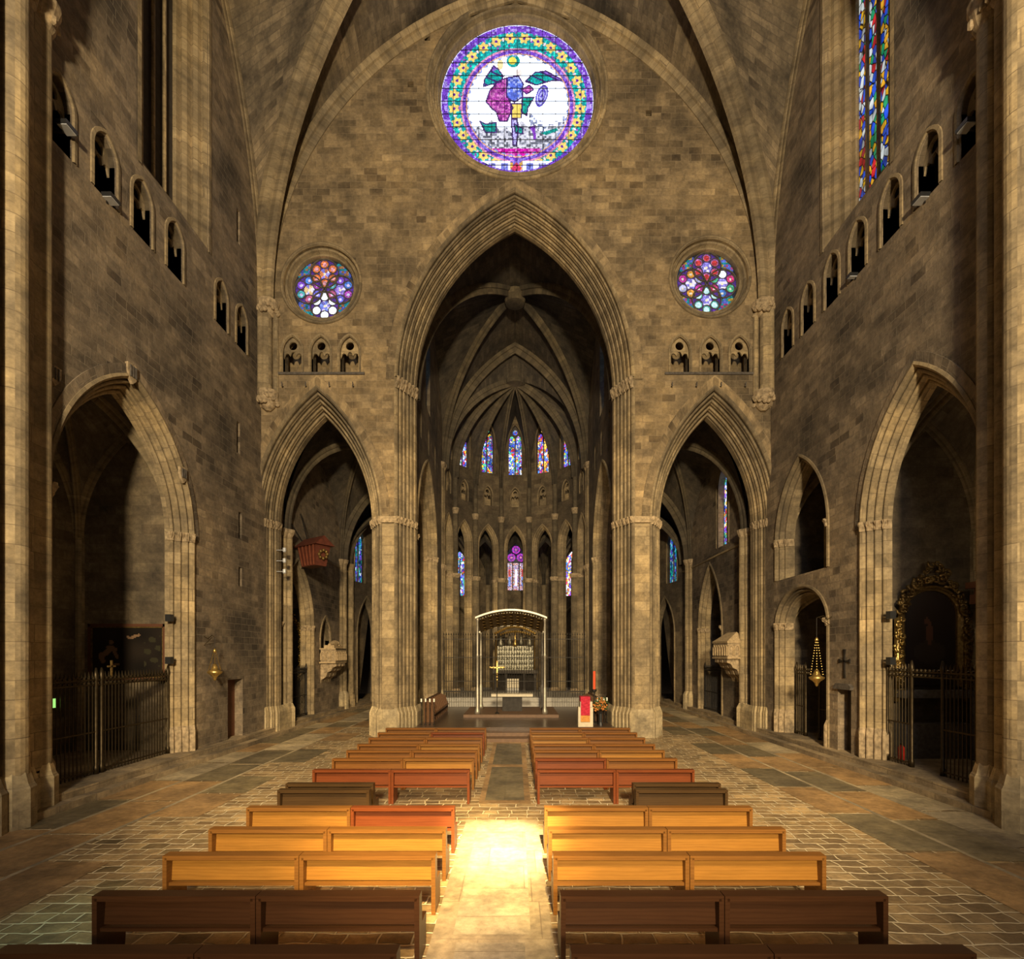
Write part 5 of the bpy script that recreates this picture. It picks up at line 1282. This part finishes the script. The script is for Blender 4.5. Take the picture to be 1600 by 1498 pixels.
# spotlights on the left side arch jamb
for k in range(3):
    t = MB(); t.lathe([(.05, 7.55+k*.5), (.08, 7.6+k*.5), (.08, 7.75+k*.5)], -10.85, EY+.9, 8); t.tube([(-10.85, EY+.9, 7.65+k*.5), (-11.3, EY+.9, 7.65+k*.5)], .02, 5)
    setp(t.build('spotlight', M['lampface']), '%s of three small white spotlights stacked on the left side arch jamb' % ['lowest', 'middle', 'topmost'][k], 'spotlight', 'spotlights on the left jamb')
# exit sign and fire extinguisher
t = empty('exit_sign', (-12.1, 13.7, 2.4), 'small glowing green exit sign inside the left chapel grille', 'sign')
b = MB(); b.box(-12.17, -12.12, 13.6, 13.85, 2.35, 2.65); b.build('case', M['black'], t)
b = MB(); b.box(-12.12, -12.11, 13.62, 13.83, 2.38, 2.62); b.build('lit_face', M['exitgreen'], t)
t = empty('fire_extinguisher', (12.3, 16.8, STEP), 'red fire extinguisher behind the right chapel grille', 'fire extinguisher')
b = MB(); b.lathe([(.08, STEP+.02), (.09, STEP+.06), (.09, STEP+.45), (.04, STEP+.53)], 12.3, 16.75, 12); cy_ = b.build('cylinder', M['extred'], t, True)
b = MB(); b.box(12.27, 12.33, 16.68, 16.8, STEP+.52, STEP+.58); b.build('valve', M['black'], cy_)
# red-roofed wooden box (bell casing) hanging high on the left aisle wall
t = empty('hanging_bell_box', (-10.3, 27.0, 8.5), 'red painted wooden box with a pitched roof hung high behind the left side arch', 'box')
b = MB(); cx, cy, z = -10.35, 26.9, 8.25
bx = [(-.62, -.3, 0), (.62, -.3, 0), (.62, .3, 0), (-.62, .3, 0), (-.82, -.42, 1.05), (.82, -.42, 1.05), (.82, .42, 1.05), (-.82, .42, 1.05)]
rt = math.radians(-36)
def rp(p): return (cx+p[0]*math.cos(rt)-p[1]*math.sin(rt), cy+p[0]*math.sin(rt)+p[1]*math.cos(rt), z+p[2]+p[0]*.0)
ids = [b.vert(rp(p)) for p in bx]
for f in ((0, 1, 5, 4), (1, 2, 6, 5), (2, 3, 7, 6), (3, 0, 4, 7), (0, 3, 2, 1)): b.face([ids[k] for k in f])
b.build('box_body', M['redroof'], t)
b = MB()
for k in range(5):
    f = -.5+k*.25
    q = [(f*1.0-.03, -.32, .03), (f+.03, -.32, .03), (f*1.28+.03, -.45, 1.02), (f*1.28-.03, -.45, 1.02)]; i0 = [b.vert(rp(p)) for p in q]; i1 = [b.vert(rp((p[0], p[1]-.03, p[2]))) for p in q]
    b.face(i1); 
    for j in range(4): b.face([i0[j], i0[(j+1) % 4], i1[(j+1) % 4], i1[j]])
b.build('battens', M['rust'], t)
b = MB()
for k in range(9): b.ball(rp((.80+.06*math.sin(k), .2*math.cos(k*.8), .55+.2*math.sin(k*.8))), .09, 6, 4)
b.build('carved_medallion', M['oldgold'], t, True)
b = MB(); q = [(-1.0, -.55, 1.0), (1.0, -.55, 1.0), (1.0, .55, 1.0), (-1.0, .55, 1.0), (-.9, 0, 1.5), (.9, 0, 1.5)]; i = [b.vert(rp(p)) for p in q]
for f in ((0, 1, 5, 4), (2, 3, 4, 5), (0, 4, 3), (1, 2, 5), (0, 3, 2, 1)): b.face([i[k] for k in f])
b.build('pitched_roof', M['redroof'], t)
b = MB(); b.tube([rp((-.9, 0, 1.3)), (-11.5, 26.5, 10.6)], .03, 6); b.tube([rp((-.5, 0, 1.3)), rp((-1.2, 0, 2.9))], .03, 6); b.tube([rp((.2, .3, .1)), (-11.5, 28.2, 8.4)], .05, 6); b.build('support_rods', M['iron'], t)
# wall sarcophagi on corbels
def sarc(sd, y, z, lb, fig):
    t = empty('stone_sarcophagus', (sd*(W-.5), y, z), lb, 'sarcophagus'); x0, x1 = sorted((sd*(W-.95), sd*(W+.02)))
    b = MB(); b.box(x0, x1, y-.95, y+.95, z, z+.8); b.build('chest', M['carve'], t)
    b = MB()
    for k in range(6):
        yy = y-.78+k*.31; archsweep(b, lambda a, zz, d: (sd*(W-.95-.0)+sd*(d), a, zz), yy, .10, z+.45, .14, z+.1, [(.05, 0), (.04, -.05), (0, -.05), (-.0, 0)], 5)
    for k in range(3):
        xx = sd*(W-.8)+sd*k*.31; archsweep(b, lambda a, zz, d: (a, y-.95+d, zz), xx, .10, z+.45, .14, z+.1, [(.05, 0), (.04, -.05), (0, -.05), (-.0, 0)], 5)
    b.box(x0-.03, x1+.0, y-1.0, y+1.0, z-.06, z+.02); b.box(x0-.03, x1, y-1.0, y+1.0, z+.74, z+.82)
    b.build('arcade_relief', M['carvepale'], t)
    b = MB()
    if fig:
        b.prism([(y-.8, z+.82), (y+.8, z+.82), (y+.8, z+.95), (y-.8, z+1.0)], lambda a, zz, d: (sd*(W-.5+d), a, zz), -.3, .3)
        b.tube([(sd*(W-.5), y-.75, z+1.02), (sd*(W-.5), y-.3, z+1.1), (sd*(W-.5), y+.2, z+1.12), (sd*(W-.5), y+.45, z+1.12)], [.08, .14, .2, .12], 10)
        b.ball((sd*(W-.5), y+.62, z+1.14), .13, 10, 8); b.box(sd*(W-.5)-.18, sd*(W-.5)+.18, y+.5, y+.8, z+.95, z+1.05)
        b.build('reclining_effigy', M['carvepale'], t, False)
    else:
        q = [(x0-.04, y-1.02, z+.82), (x1, y-1.02, z+.82), (x1, y+1.02, z+.82), (x0-.04, y+1.02, z+.82)]
        xm = sd*(W-.35); q2 = [(xm, y-.6, z+1.3), (xm, y+.6, z+1.3)]; i = [b.vert(p) for p in q+q2]
        for f in ((0, 1, 4), (1, 2, 5, 4), (2, 3, 5), (3, 0, 4, 5), (0, 3, 2, 1)): b.face([i[k] for k in f])
        b.build('hipped_lid', M['carvepale'], t)
    for k, yy in enumerate((y-.6, y, y+.6)):
        b = MB(); b.prism([(0, 0), (.92, 0), (.92, -.18), (.7, -.28), (.62, -.45), (.4, -.55), (.32, -.8), (.05, -1.0), (0, -1.2)], lambda a, zz, d: (sd*(W-a), yy+d, z-.06+zz), -.2, .2); b.build('corbel', M['carve'], t)
sarc(-1, 31.7, 3.3, 'carved stone sarcophagus with a lying effigy on the left aisle wall', True)
sarc(1, 27.1, 3.6, 'carved stone sarcophagus with a hipped lid on the right aisle wall', False)
# altarpiece in the left aisle chapel
t = empty('gilded_altarpiece', (-12.9, 29.7, 1.0), 'dim gilded altarpiece inside the left aisle chapel', 'altarpiece')
b = MB(); b.box(-14.2, -12.0, 29.72, 29.82, 1.0, 6.2); b.build('panel', M['void'], t)
b = MB(); scrolls(b, [(-12.15, 2.4), (-12.15, 5.4)], .13, 20, 8, 29.6); scrolls(b, [(-12.2, 5.4), (-12.8, 6.2), (-13.6, 6.3)], .14, 14, 9, 29.6); b.build('carved_border', M['gold'], t, True)
